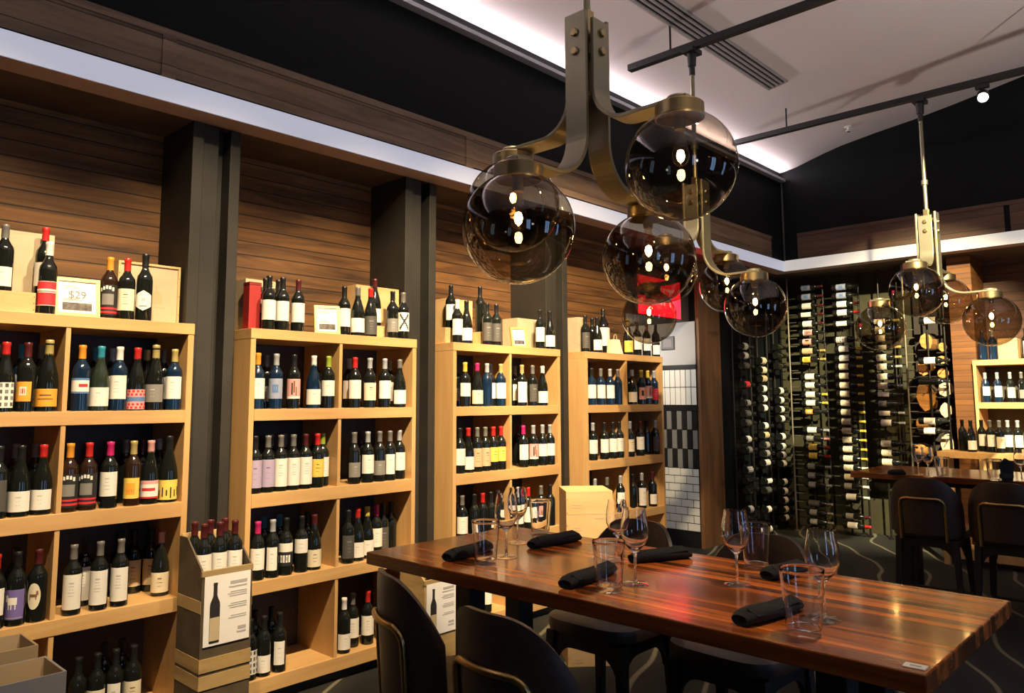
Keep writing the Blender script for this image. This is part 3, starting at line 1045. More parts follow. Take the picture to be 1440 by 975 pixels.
top_bottle(527, 420, 3.945, 'g', 'maroon', 'Wl', 'maroon-capped bottle raised on the low box before the honey-coloured crate', ZTOP + .08)
top_bottle(552, 440, 3.86, 'b', 'black', 'grey', 'black-capped bottle with grey label, right end of second case top')
top_bottle(567, 440, 3.86, 'b', 'grey', 'cross', 'bottle with black-crossed white label at right end of second case top')
# third case
crate('wine_crate', topx(640, 440, 4.06), 4.08, .25, .14, .33, ZTOP, 0, 'tall crate at the left end on top of third case', CRATE, False)
crate('wine_crate', topx(640, 470, 3.95), 3.955, .24, .075, .11, ZTOP, 0, 'low box before the tall crate at left of third case top', CRATE, False)
top_bottle(634, 435, 3.955, 'b', 'black', 'W', 'bottle raised on the low box at left end of third case top', ZTOP + .11)
top_bottle(643, 460, 3.865, 'b', 'white', 'W', 'white-capped bottle with white label at left of third case top')
top_bottle(656, 460, 3.865, 'g', 'black', 'Wl', 'short bottle with low white label, third from left on third case top')
crate('wine_crate', topx(682, 475, 3.955), 3.96, .16, .075, .10, ZTOP, 0, 'low box under the tall dark bottle in middle of third case top', CRATE, False)
top_bottle(675, 445, 3.96, 's', 'black', 'none', 'tall dark unlabelled bottle raised on the middle box of third case top', ZTOP + .10)
top_bottle(685, 465, 3.865, 'b', 'black', 'dgrey', 'dark bottle standing left of two in the middle of third case top')
top_bottle(698, 465, 3.865, 'b', 'black', 'dgrey', 'dark bottle standing right of two in the middle of third case top')
crate('wine_crate', topx(733, 450, 4.06), 4.06, .26, .16, .24, ZTOP, 0, 'light crate behind the price card on top of third case', CRATE_PALE, False)
price_card(topx(731, 473, 3.88), 3.88, ZTOP, .14, .155, R(-14), 'gilt-framed price card leaning before the light crate on third case')
top_bottle(759, 465, 3.87, 'b', 'black', 'W', 'black-capped bottle with white label, right side of third case top')
top_bottle(773, 465, 3.86, 'g', 'black', 'Wl', 'last bottle on the right of third case top, low white label')
# fourth case
crate('wine_crate', topx(812, 465, 3.96), 3.985, .11, .16, .29, ZTOP, 0, 'narrow upright crate at the left end of fourth case top', CRATE_PALE, False)
top_bottle(823, 470, 3.865, 'b', 'black', 'dgrey', 'dark bottle beside the narrow crate, leftmost on fourth case top')
top_bottle(833, 470, 3.95, 'b', 'black', 'none', 'unlabelled dark bottle behind, second from left on fourth case top')
top_bottle(848, 440, 4.02, 'm', 'black', 'W', 'very large bottle with white label on fourth case top')
top_bottle(840, 480, 3.86, 'g', 'black', 'Wl', 'short bottle with low white label before the very large bottle')
t = thing('gift_bag', 'flared cream gift bag standing among bottles on fourth case top', 'bag', (topx(864, 480, 3.87), 3.875, ZTOP), R(-12))
b = MB()
b.prism([(-.055, 0), (.075, 0), (.035, .125), (-.045, .125)], 1, -.035, .035)
b.obj('bag_body', mat('cream_bag', (.74, .68, .48), .7), t, .002)
MB().tube([(-.02, -.02, .124), (-.015, -.02, .16), (0, -.02, .17), (.012, -.02, .16), (.016, -.02, .124)], .003).obj('handle', mat('cord', (.5, .42, .2), .8), t)
top_bottle(883, 480, 3.88, 'c', 'gold', 'yellow', 'gold-topped sparkling bottle with yellow label on fourth case top')
top_bottle(896, 478, 3.87, 'b', 'black', 'W', 'black-capped bottle with white label, third from right on fourth case top')
top_bottle(909, 475, 3.90, 'b', 'maroon', 'W', 'maroon-capped white-label bottle, second from right on fourth case top')
top_bottle(922, 478, 3.87, 'b', 'black', 'Wl', 'last bottle at the right end of fourth case top, by the plaque')

# ------------------------------------------------------------------ dining tables
TZ = 1.0


def dining_table(x0, x1, y0, y1, label):
    cx, cy = (x0 + x1) / 2, (y0 + y1) / 2
    w, l = x1 - x0, y1 - y0
    t = thing('dining_table', label, 'table', (cx, cy, 0), 0, 'counter-height wooden dining tables')
    box('tabletop', -w / 2, w / 2, -l / 2, l / 2, TZ - .045, TZ, [TABLE], t, .004)
    a = MB()
    for s in (-1, 1):
        a.box(*sorted((s * (w / 2 - .035), s * (w / 2 - .06))), -l / 2 + .06, l / 2 - .06, TZ - .10, TZ - .045)
    box('frame', -w / 2 + .12, w / 2 - .12, -l / 2 + .12, l / 2 - .12, TZ - .085, TZ - .045, BLACK, t)
    for sx in (-1, 1):
        for sy in (-1, 1):
            x, y = sx * .135, sy * (l / 2 - .29)
            box('leg', x - .04, x + .04, y - .04, y + .04, .012, TZ - .085, BLACK, t, .003)
    for sy in (-1, 1):
        y = sy * (l / 2 - .29)
        box('foot', -w / 2 + .08, w / 2 - .08, y - .05, y + .05, 0, .03, BLACK, t, .004)
    return t


TX0, TX1, TY0, TY1 = 1.79, 2.60, .515, 2.455
dining_table(TX0, TX1, TY0, TY1, 'long glossy striped wood table laid with glasses in the foreground')
dining_table(6.30, 7.11, .34, 2.28, 'far wooden table laid with glasses before the wine racks')

# small white tag on the table corner
p = at(1287, 938, 2, TZ)
t = thing('table_tag', 'small white number tag on the near right table corner', 'tag', (p.x, p.y, TZ), R(4))
box('plate', -.016, .016, -.022, .022, 0, .002, WHITE, t)
MB().box(-.004, .004, -.012, .010, .002, .0024).obj('print', mat('print_grey', (.35, .33, .30), .7), t)


# ------------------------------------------------------------------ glasses and napkins
GLASS, _nt, _p = nodes('crystal')
_p.inputs['Base Color'].default_value = (.98, .985, 1, 1)
_p.inputs['Roughness'].default_value = 0
_p.inputs['Transmission Weight'].default_value = 1
_p.inputs['IOR'].default_value = 1.45
_o = [(0, .0075), (.0062, .0085), (.0045, .02), (.0040, .03), (.0040, .075), (.006, .088), (.016, .098), (.030, .113), (.039, .133), (.0405, .150), (.0385, .175), (.0335, .200), (.0315, .214)]
_i = [(.0306, .214), (.0326, .199), (.0374, .175), (.0394, .150), (.0379, .134), (.029, .115), (.0155, .1008), (0, .0965)]
BOWL = MB().lathe(_o + _i, 32).mesh('bowl', GLASS)
FOOT = MB().lathe([(0, .0004), (.036, .0004), (.038, .0018), (.037, .0032), (.020, .0055), (.006, .0072), (0, .0073)], 32).mesh('foot', CLEAR)
WALL = MB().lathe([(r_ * 1.13, z_ * .93) for r_, z_ in [(.029, .0185), (.0348, .0185), (.0365, .05), (.0436, .150), (.0443, .1585), (.0440, .160), (.0430, .160), (.0424, .1585), (.0418, .150), (.0350, .052), (.0322, .0195), (.029, .0185)]], 32).mesh('wall', GLASS)
BASE = MB().lathe([(0, .0004), (.0356, .0004), (.0376, .003), (.0391, .0168), (0, .0168)], 32).mesh('base', CLEAR)


def glass(kind, px, py, label, z=TZ, scale=1):
    p = at(px, py, 2, z)
    t = thing(kind, label, 'wine glass' if kind == 'wine_glass' else 'tumbler', (p.x, p.y, z), 0, 'wine glasses' if kind == 'wine_glass' else 'water tumblers')
    t.scale = (scale,) * 3
    for n in (('bowl', BOWL), ('foot', FOOT)) if kind == 'wine_glass' else (('wall', WALL), ('base', BASE)):
        link(n[0], n[1], t)
    return t


glass('wine_glass', 1160, 872, 'clear wine glass on the near right of the table, behind the front tumbler', scale=1.07)
glass('water_tumbler', 1131, 893, 'clear tumbler nearest the camera, at the near right place setting', scale=1.06)
glass('wine_glass', 1037, 823, 'clear wine glass at the far right setting before the bottle rack', scale=1.06)
glass('water_tumbler', 1064, 800, 'clear tumbler beside the far right wine glass', scale=1.02)
glass('wine_glass', 894, 822, 'clear wine glass at the near middle setting, reflecting blue window light', scale=1.08)
glass('water_tumbler', 857, 832, 'clear tumbler at the near middle place setting', scale=1.0)
glass('wine_glass', 869, 790, 'clear wine glass at the far middle setting, left of the black napkin', scale=1.0)
glass('wine_glass', 712, 784, 'clear wine glass at the near left setting, behind the tumbler', scale=1.06)
glass('water_tumbler', 683, 793, 'clear tumbler at the near left place setting', scale=1.0)
glass('wine_glass', 728, 764, 'clear wine glass at the far left setting, left of the far tumbler', scale=1.02)
glass('water_tumbler', 760, 752, 'clear tumbler at the far left setting, before the shelves', scale=.98)


def napkin(px0, py0, px1, py1, label, r=.032, z=TZ):
    """a napkin rolled round cutlery: flattened roll, one end gathered, folded flap on top"""
    a, b = at(px0, py0, 2, z), at(px1, py1, 2, z)
    d = (b - a)
    L = d.length
    t = thing('rolled_napkin', label, 'napkin', (a + b) / 2, math.atan2(d.y, d.x), 'black rolled napkins')
    m = MB()
    n, seg = 20, 12
    rings = []
    rnd = random.Random(px0)
    for i in range(seg + 1):
        u = i / seg
        rr = r * (.80 + .25 * math.sin(PI * min(1, u * 1.1)) + .05 * math.sin(9 * u)) * (1 if 0 < i < seg else .86)
        x = -L / 2 + L * u
        st = len(m.v)
        for k in range(n):
            an = 2 * PI * k / n
            q = 1 + .035 * math.sin(3 * an + 4 * u)
            zz = rr * .62 * (1 + math.sin(an) * q)
            m.v.append((x, rr * 1.12 * math.cos(an) * q, max(zz, .0008)))
        rings.append(list(range(st, st + n)))
    for A, B in zip(rings, rings[1:]):
        for k in range(n):
            m.face((A[k], A[(k + 1) % n], B[(k + 1) % n], B[k]), 0, True)
    for Rg, sgn in ((rings[0], 1), (rings[-1], -1)):     # rolled ends sink inwards
        st = len(m.v)
        for k in Rg:
            v = Vector(m.v[k])
            m.v.append((v.x + sgn * .004, v.y * .72, r * .62 + (v.z - r * .62) * .72))
        nr = list(range(st, st + n))
        for k in range(n):
            m.face((Rg[k], Rg[(k + 1) % n], nr[(k + 1) % n], nr[k]), 0, True)
        c = len(m.v)
        m.v.append((Vector(m.v[Rg[0]]).x + sgn * .02, 0, r * .62))
        for k in range(n):
            m.face((nr[k], nr[(k + 1) % n], c), 0, True)
    m.obj('roll', NAPKIN, t)
    fl = MB()
    fl.v += [(-L * .42, -r * .2, r * 1.34), (L * .40, r * .1, r * 1.38), (L * .44, -r * .95, r * .98), (-L * .38, -r * 1.12, r * .80),
             (-L * .42, -r * .2, r * 1.28), (L * .40, r * .1, r * 1.32), (L * .44, -r * .90, r * .92), (-L * .38, -r * 1.05, r * .74)]
    for q in ((0, 3, 2, 1), (4, 5, 6, 7), (0, 1, 5, 4), (1, 2, 6, 5), (2, 3, 7, 6), (3, 0, 4, 7)):
        fl.face(q)
    fl.obj('fold', NAPKIN, t, .002)
    return t


napkin(628, 790, 690, 775, 'black rolled napkin at the near left place setting')
napkin(794, 829, 862, 806, 'black rolled napkin at the near middle setting, left of the tumbler')
napkin(1040, 881, 1120, 858, 'black rolled napkin at the near right setting, beside the front tumbler')
napkin(747, 772, 812, 760, 'black rolled napkin at the far left setting before the crate')
napkin(888, 792, 968, 784, 'black rolled napkin at the far middle setting')
napkin(1078, 816, 1128, 804, 'black rolled napkin at the far right setting, half hidden by glasses')

# far table setting
glass('wine_glass', 1292, 668, 'wine glass on the far table, leftmost of the cluster by the racks')
glass('wine_glass', 1306, 671, 'wine glass on the far table, second of the left cluster')
glass('water_tumbler', 1326, 672, 'tumbler on the far table at the right of the left cluster')
glass('water_tumbler', 1399, 676, 'tumbler on the far table left of the folded napkin')
glass('wine_glass', 1437, 676, 'wine glass on the far table at the right edge of the photo')
napkin(1250, 668, 1272, 668, 'black rolled napkin lying on the far table beside the glass cluster', .03)
p = at(1416, 677, 2, TZ)
t = thing('folded_napkin', 'black napkin folded upright in a fan on the far table', 'napkin', (p.x, p.y, TZ), R(-40))
m = MB()
for i in range(7):
    a0 = R(-38 + i * 11)
    T = Matrix.Rotation(R(-36 + i * 12), 4, 'Y')
    m.prism([(-.035, 0.0), (.035, 0.0), (.048, .12), (0, .155), (-.048, .12)], 1, -.012 + .003 * i, -.008 + .003 * i, 0, Matrix.Translation((0, 0, .001)) @ Matrix.Rotation(R((i - 3) * 5), 4, 'Z'))
m.obj('pleats', NAPKIN, t)
box('band', -.04, .04, -.02, .02, .02, .05, mat('napkin_band', (.02, .02, .02), .8), t, .004)


# ------------------------------------------------------------------ stools (faces +X)
def stool_proto(label, loc, rz):
    t = thing('counter_stool', label, 'stool', loc, rz, 'leather counter stools')
    # seat pad: rounded square
    pad = MB()
    ring = []
    for (sc, z) in ((.86, .605), (1.0, .615), (1.02, .64), (1.0, .662), (.9, .672), (.5, .676)):
        st = len(pad.v)
        for k in range(32):
            a = 2 * PI * k / 32
            e = .55
            cx = math.copysign(abs(math.cos(a)) ** e, math.cos(a)) * .215 * sc
            cy = math.copysign(abs(math.sin(a)) ** e, math.sin(a)) * .225 * sc
            pad.v.append((cx + .01, cy, z))
        ring.append(list(range(st, st + 32)))
    for A, B in zip(ring, ring[1:]):
        for k in range(32):
            pad.face((A[k], A[(k + 1) % 32], B[(k + 1) % 32], B[k]), 0, True)
    pad.face(ring[0][::-1])
    pad.face(ring[-1], 0, True)
    pad.obj('seat', LEATHER, t)
    # back shell: wraps round the sitter, tall in the middle, rounded top corners
    sh = MB()
    nu, nv = 24, 12
    front, back = [], []
    for side, lst in ((0, front), (1, back)):
        for j in range(nv + 1):
            row = []
            v = j / nv
            for i in range(nu + 1):
                u = -1 + 2 * i / nu
                top = .385 * (1 - .46 * max(0, (abs(u) - .18) / .82) ** 2.3)
                z = .640 + top * v
                ang = u * R(62)
                rad = .250
                x = -.015 - rad * math.cos(ang) * (.86) - .07 * (z - .64)
                y = rad * math.sin(ang) * 1.03
                th = .017 * (1 if side else -1) * (1 - .55 * (v ** 8)) * (1 - .5 * abs(u) ** 6)
                nx, ny = -math.cos(ang), math.sin(ang)
                row.append(len(sh.v))
                sh.v.append((x + nx * th, y + ny * th, z))
            lst.append(row)
    for j in range(nv):
        for i in range(nu):
            sh.face((front[j][i], front[j][i + 1], front[j + 1][i + 1], front[j + 1][i]), 0, True)
            sh.face((back[j][i], back[j + 1][i], back[j + 1][i + 1], back[j][i + 1]), 0, True)
    for i in range(nu):
        sh.face((front[nv][i], front[nv][i + 1], back[nv][i + 1], back[nv][i]), 0, True)
        sh.face((front[0][i], back[0][i], back[0][i + 1], front[0][i + 1]), 0, True)
    for j in range(nv):
        sh.face((front[j][0], front[j + 1][0], back[j + 1][0], back[j][0]), 0, True)
        sh.face((front[j][nu], back[j][nu], back[j + 1][nu], front[j + 1][nu]), 0, True)
    sh.obj('backrest', LEATHER, t)
    # brass hoop behind the back
    hp = []
    hw, hz, rc = .142, .885, .05

    def bx(y, z):
        return -.015 - math.sqrt(max(.0, .25 ** 2 - (y / 1.03) ** 2)) * .86 - .07 * (z - .64) - .026
    path = [(-hw, .60), (-hw, .72), (-hw, hz - rc)] + [(-hw + rc - rc * math.cos(a), hz - rc + rc * math.sin(a)) for a in [R(18 * i) for i in range(1, 6)]]
    path += [(-hw + rc + (2 * hw - 2 * rc) * i / 8, hz) for i in range(1, 8)]
    path += [(hw - rc + rc * math.sin(a), hz - rc + rc * math.cos(a)) for a in [R(18 * i) for i in range(0, 6)]] + [(hw, .72), (hw, .60)]
    MB().tube([(bx(y, z), y, z) for y, z in path], .011, 10).obj('back_hoop', BRASS_L, t)
    # legs and arched aprons
    for sx in (-1, 1):
        for sy in (-1, 1):
            lg = MB()
            x0, y0 = sx * .165 + .01, sy * .175
            x1, y1 = sx * .195 + .01, sy * .205
            b = len(lg.v)
            for (x, y, z, h) in ((x1, y1, 0, .014), (x0, y0, .605, .022)):
                for q in ((-1, -1), (1, -1), (1, 1), (-1, 1)):
                    lg.v.append((x + q[0] * h, y + q[1] * h, z))
            for q in ((0, 3, 2, 1), (4, 5, 6, 7), (0, 1, 5, 4), (1, 2, 6, 5), (2, 3, 7, 6), (3, 0, 4, 7)):
                lg.face([b + i for i in q])
            lg.obj('leg', STOOLWOOD, t, .004)
    for axis, half, off in ((0, .155, .168), (1, .145, .160)):
        for s in (-1, 1):
            pts = [(-half, .604), (-half, .46)] + [(-half + .09 - .09 * math.cos(R(15 * i)), .46 + .09 * math.sin(R(15 * i))) for i in range(1, 7)]
            pts += [(half - .09 + .09 * math.sin(R(15 * i)), .46 + .09 * math.cos(R(15 * i))) for i in range(0, 7)] + [(half, .604)]
            ap = MB()
            if axis == 0:
                ap.prism(pts, 0, s * off + .01 - .009, s * off + .01 + .009)
            else:
                ap.prism([(p_[0] + .01, p_[1]) for p_ in pts], 1, s * (off + .012) - .009, s * (off + .012) + .009)
            ap.obj('apron', STOOLWOOD, t)
    st = MB()
    for sy in (-1, 1):
        st.tube([(-.175, sy * .197, .2), (.195, sy * .197, .2)], .009, 8)
    st.tube([(.197, -.197, .2), (.197, .197, .2)], .009, 8)
    st.obj('footrest', BLACK, t)
    return t


s0 = stool_proto('brown leather stool at left foreground, its back nearest the shelves', (1.785, 1.93, 0), R(-22))
dup(s0, 'brown leather stool in the foreground beside the table, right of two', (1.70, 1.45, 0), R(-3))
dup(s0, 'dark stool across the table at the left, seat showing below the top', (2.75, 2.02, 0), R(180))
dup(s0, 'dark stool across the table, right of two, behind the glasses', (2.78, 1.44, 0), R(178))
dup(s0, 'dark stool at the far table, left of two seen from behind', (6.10, 1.66, 0), R(2))
dup(s0, 'dark stool at the far table, right of two at the photo edge', (6.10, 1.16, 0), R(-2))


# ------------------------------------------------------------------ chandeliers
ZL, ZH, RG = 2.20, 2.44, .208


def chandelier(cx, cy, low, zt, label):
    t = thing('globe_chandelier', label, 'chandelier', (cx, cy, 0), 0, 'four-globe brass chandeliers')
    arms = [(1, 0, low == 'x'), (-1, 0, low == 'x'), (0, 1, low == 'y'), (0, -1, low == 'y')]
    for dx, dy, is_low in arms:
        zc = ZL if is_low else ZH
        za = zc + RG + .034
        rb = .20 if is_low else .15
        reach = .43
        h0 = .074 if is_low else .066
        pts, nor = [], []
        zt_ = 3.165 if is_low else 3.135
        for i in range(4):
            pts.append((h0, zt_ - (zt_ - za - rb) * i / 3))
            nor.append((1, 0))
        for i in range(1, 13):
            a = R(7.5 * i)
            pts.append((h0 + rb - rb * math.cos(a), za + rb - rb * math.sin(a)))
            nor.append((math.cos(a), math.sin(a)))
        pts.append((reach + .06, za))
        nor.append((0, 1))
        P = [(p_ * dx, p_ * dy, z) for p_, z in pts]
        Nn = [(n0 * dx, n0 * dy, n1) for n0, n1 in nor]
        arm = MB().strip(P, Nn, .108, .016, (dy, dx, 0)).obj('arm', BRASS_D, t, .002)
        for zz in (3.08, 3.00):
            for s in (0,):
                T = Matrix.Translation((dx * (h0 + .008), dy * (h0 + .008), zz)) @ Matrix.Rotation(PI / 2, 4, 'Y' if dx else 'X')
                sg = (1 if (dx > 0 or dy < 0) else -1)
                MB().lathe([(0, .013 * sg), (.014, .012 * sg), (.018, .007 * sg), (.018, 0)], 12, T=T).obj('bolt', BRASS, arm)
        gx, gy = dx * reach, dy * reach
        T = Matrix.Translation((gx, gy, 0))
        MB().lathe([(0, za + .022), (.045, za + .022), (.05, za + .016), (.05, za - .007), (0, za - .007)], 24, T=T).obj('cap', BRASS_D, t)
        ct = zc + RG - .028
        MB().lathe([(0, za - .007), (.088, za - .007), (.092, za - .011), (.092, ct), (.086, ct), (.086, za - .016), (0, za - .016)], 32, T=T).obj('collar', BRASS, t)
        # globe: a sphere open at the collar
        a0 = math.asin(.086 / RG)
        pr = []
        for i in range(33):
            a = a0 + (PI - a0) * i / 32
            pr.append((max(RG * math.sin(a), 0 if i == 32 else 1e-4), zc + RG * math.cos(a)))
        pr[-1] = (0, zc - RG)
        gl = MB().lathe(pr, 48, T=T).obj('globe', SMOKE, t)
        # lamp holder and lit bulb inside
        sk = MB().lathe([(0, za - .012), (.022, za - .012), (.024, za - .07), (.020, za - .105), (0, za - .105)], 20, T=T).obj('lamp_holder', BRASS, t)
        zb_ = zc + .035
        tp = za - .105
        MB().lathe([(.014, tp), (.016, tp - .02), (.030, zb_ + .02), (.032, zb_), (.026, zb_ - .024), (.012, zb_ - .036), (0, zb_ - .038)], 20, T=T).obj('bulb', BULBGLASS, sk)
        MB().lathe([(0, zb_ + .026), (.011, zb_ + .020), (.0155, zb_ + .002), (.011, zb_ - .016), (0, zb_ - .022)], 14, T=T).obj('filament', BULB, sk)
    MB().lathe([(0, zt), (.016, zt), (.016, 3.46), (.026, 3.46), (.026, 3.42), (.016, 3.42), (.016, 3.19), (0, 3.19)], 20).obj('stem', BRASS_D, t)
    box('hub', -.022, .022, -.022, .022, 2.84, 3.20, BRASS, t, .002)
    for zz in (3.0, 3.08):
        box('cross_pin', -.066, .066, -.012, .012, zz - .010, zz + .010, BRASS_D, t)
        box('cross_pin', -.012, .012, -.058, .058, zz - .010, zz + .010, BRASS_D, t)
    b = MB()
    b.box(-.07, .07, -.05, .05, zt - .035, zt)
    b.lathe([(0, zt - .035), (.035, zt - .035), (.030, zt - .13), (.022, zt - .135), (.022, zt - .2), (0, zt - .2)], 18)
    b.obj('canopy', BLACK, t, .002)
    return t


ZR = 4.19
chandelier(2.46, 1.88, 'x', ZR, 'large brass chandelier with four smoked globes over the near table')
chandelier(4.95, 2.80, 'y', ZR, 'middle brass globe chandelier hanging beyond the near table')
chandelier(7.20, 1.85, 'y', ZR, 'far right brass globe chandelier above the far table')


def zceil(y):
    for (y0, z0), (y1, z1) in zip(prof, prof[1:]):
        if y1 <= y <= y0:
            return z0 + (z1 - z0) * (y0 - y) / (y0 - y1)
    return 5.0


def rail(x, y0, y1, hangers, label):
    t = thing('ceiling_rail', label, 'rail', (x, (y0 + y1) / 2, ZR), 0, 'black ceiling rails')
    L = (y1 - y0) / 2
    yc = (y0 + y1) / 2
    r_ = MB()
    r_.box(-.028, .028, -L, L, 0, .012)
    r_.box(-.028, -.018, -L, L, .012, .05)
    r_.box(.018, .028, -L, L, .012, .05)
    r_.obj('channel', BLACK, t)
    for y in hangers:
        h = MB()
        h.tube([(0, y - yc, .01), (0, y - yc, zceil(y) - ZR)], .008, 8)
        h.obj('hanger_rod', BLACK, t)
    return t


rail(2.46, -2.6, 3.3, (2.9, .4), 'black ceiling rail above the near table, out at the top')
rail(4.95, -2.6, 3.36, (2.98, .6), 'black ceiling rail crossing the long air vent')
rail(7.20, -2.6, 3.62, (3.05, 1.0), 'black ceiling rail holding the far right chandelier')


def spot_head(x, y, z, aim, label, lit=True):
    t = thing('track_spotlight', label, 'spotlight', (x, y, z), 0, 'track spotlights')
    d = (Vector(aim) - Vector((x, y, z))).normalized()
    Q = d.to_track_quat('Z', 'Y').to_matrix().to_4x4()
    box('track_adapter', -.02, .02, -.05, .05, .06, .10, BLACK, t)
    MB().tube([(0, 0, .06), (0, 0, 0)], .008, 8).obj('yoke', BLACK, t)
    MB().lathe([(0, -.06), (.034, -.06), (.045, -.03), (.045, .07), (.040, .07), (.036, .045), (0, .045)], 22, T=Q).obj('housing', BLACK, t)
    MB().lathe([(0, .047), (.035, .047)], 22, T=Q).obj('lens', mat('spot_lens', (1, 1, .9), .3, emit=(1, .97, .85), strength=28), t)
    return t


p = at(1383, 147, 0, 7.20)
spot_head(7.20, p.y, ZR - .10, (3.2, 0.6, 1.4), 'lit spotlight on the far rail, top right of the photo')

# long slot air vent and a small sprinkler on the ceiling
yv = 2.88
zc_ = zceil(yv)
sl = math.atan2(zceil(2.80) - zceil(2.96), -.16)
t = thing('air_vent', 'long slotted air vent on the pale ceiling', 'vent', (5.05, yv, zc_))
t.rotation_euler = (math.atan((zceil(2.96) - zceil(2.80)) / .16), 0, 0)
v = MB()
for y in (-.085, -.042, 0, .042, .085):
    v.box(-1.6, 1.58, y - .009, y + .009, -.018, .0)
v.box(-1.62, -1.6, -.094, .094, -.018, 0)
v.box(1.58, 1.6, -.094, .094, -.018, 0)
v.obj('blades', mat('vent_grey', (.34, .31, .30), .6), t)
box('slot_void', -1.6, 1.58, -.09, .09, -.005, -.001, BLACK, t)
p = at(1193, 181, 2, 4.45)
t = thing('sprinkler', 'tiny white sprinkler on the ceiling right of the vent', 'sprinkler', (p.x, p.y, zceil(p.y)))
MB().lathe([(0, -.05), (.028, -.046), (.03, -.04), (.012, -.03), (.012, -.008), (.045, -.006), (.05, 0), (0, 0)], 18).obj('head', WHITE, t)
MB().lathe([(0, -.06), (.016, -.058), (.016, -.052), (0, -.05)], 14).obj('deflector', mat('chrome', (.6, .6, .6), .25, 1), t)

# ------------------------------------------------------------------ corner trim above the soffit, exit sign, plaque
MB().box(XF - .024, XF, YF - .024, YF - .012, ZS + .12, 4.16).obj('trim_20', mat('corner_angle', (.10, .10, .095), .5))['kind'] = 'structure'
a, b = at(896, 420, 1, 4.30), at(957, 420, 1, 4.30)
zt_, zb_ = at(930, 391, 1, 4.30).z, at(930, 447, 1, 4.30).z
t = thing('exit_sign', 'red glowing exit sign over the tiled passage', 'sign', ((a.x + b.x) / 2, 4.31, zb_))
w_, h_ = b.x - a.x, zt_ - zb_
box('housing', -w_ / 2, w_ / 2, -.012, .02, 0, h_, mat('sign_housing', (.10, .02, .02), .5), t, .003)
box('lit_face', -w_ / 2 + .012, w_ / 2 - .012, -.015, -.012, .012, h_ - .012, EXITRED, t)
text_mesh('letters', 'EXIT', h_ * .62, EXITTXT, t, (0, -.016, h_ / 2), (PI / 2, 0, 0), .001)
a = at(939, 483, 0, 7.41)
t = thing('wall_plaque', 'small dark rounded plaque on the white passage wall', 'plaque', (7.416, a.y, a.z), R(-90))
box('plate', -.085, .085, -.014, .0, -.075, .075, mat('plaque_dark', (.025, .018, .015), .5), t, .012)
box('inset', -.055, .055, -.016, -.013, -.045, .045, mat('plaque_inset', (.09, .06, .05), .5), t, .004)

# ------------------------------------------------------------------ cardboard bottle displays on the floor
POSTER = mat('poster_paper', (.86, .84, .82), .5)
DKCARD = mat('dark_card', (.085, .062, .035), .7, noise=.3, nscale=9)
KRAFT = wood('kraft_print', (.30, .19, .07), (.52, .36, .15), (2, 2, 12), .7, contrast=(.3, .7))


def poster_art(t, w, z0, z1, y, band=True):
    box('poster', -w / 2, w / 2, y - .002, y, z0, z1, POSTER, t)
    h = z1 - z0
    m = MB()
    s = h / .30
    cx = -w * .27
    P = [(r_ * .62 * s, z_ * .86 * s) for r_, z_ in BT['b'][1:-1]]
    pts = [(cx + r_, z0 + .035 * h + z_) for r_, z_ in P] + [(cx - r_, z0 + .035 * h + z_) for r_, z_ in P[::-1]]
    m.prism(pts, 1, y - .0030, y - .0021)
    m.obj('bottle_print', mat('print_black', (.022, .02, .02), .6), t)
    m = MB()
    m.box(cx - .022 * s, cx + .022 * s, y - .0036, y - .0031, z0 + .07 * h, z0 + .40 * h)
    m.obj('label_print', mat('print_cream', (.55, .45, .28), .6), t)
    m = MB()
    for i, (a, zz, hh) in enumerate(((.05, .84, .014), (.02, .79, .006), (.06, .72, .004), (.0, .69, .004), (.04, .66, .004), (.07, .55, .004), (.02, .52, .004), (.05, .49, .004), (.08, .37, .004), (.03, .34, .004), (.24, .16, .014), (.22, .11, .008))):
        x0 = w * (.0 + a)
        m.box(x0, w * .42, y - .0030, y - .0021, z0 + h * zz, z0 + h * zz + hh * s)
    m.obj('text_print', mat('print_pale', (.42, .41, .40), .7), t)


def display(loc, rz, label, body, w, d, zf, zb_, pz0, pz1, bands=True, drop=.10):
    t = thing('bottle_display', label, 'display stand', loc, rz, 'cardboard bottle display stands')
    e = .008
    floor_ = zf - drop
    s = MB()
    for sx in (-1, 1):
        s.prism([(-d / 2, 0), (d / 2, 0), (d / 2, zb_), (d / 2 - .08, zb_), (-d / 2, zf)], 0, sx * w / 2 - e / 2, sx * w / 2 + e / 2)
    s.obj('side_walls', body, t)
    box('front_wall', -w / 2 + e / 2, w / 2 - e / 2, -d / 2, -d / 2 + e, 0, zf, body, t)
    box('back_wall', -w / 2 + e / 2, w / 2 - e / 2, d / 2 - e, d / 2, 0, zb_ + .01, CRATE, t)
    box('tray', -w / 2 + e / 2, w / 2 - e / 2, -d / 2 + e, d / 2 - e, floor_ - .01, floor_, KRAFT, t)
    rim = MB()
    rim.box(-w / 2 - .006, w / 2 + .006, -d / 2 - .004, -d / 2 + .010, zf - .022, zf + .003)
    rim.obj('rim', mat('kraft_rim', (.34, .24, .11), .7), t)
    if bands:
        for (z0, z1) in ((.275, .335), (.35, .41)):
            box('kraft_band', -w / 2 - .006, w / 2 + .006, -d / 2 - .004, d / 2, z0, z1, KRAFT, t)
        for (z0, z1) in ((.61, .665),):
            for sx in (-1, 1):
                box('kraft_band', *sorted((sx * (w / 2 + .001), sx * (w / 2 + .006))), -d / 2, d / 2, z0, z1, KRAFT, t)
    poster_art(t, w * .94, pz0, pz1, -d / 2 - .004)
    return t, floor_


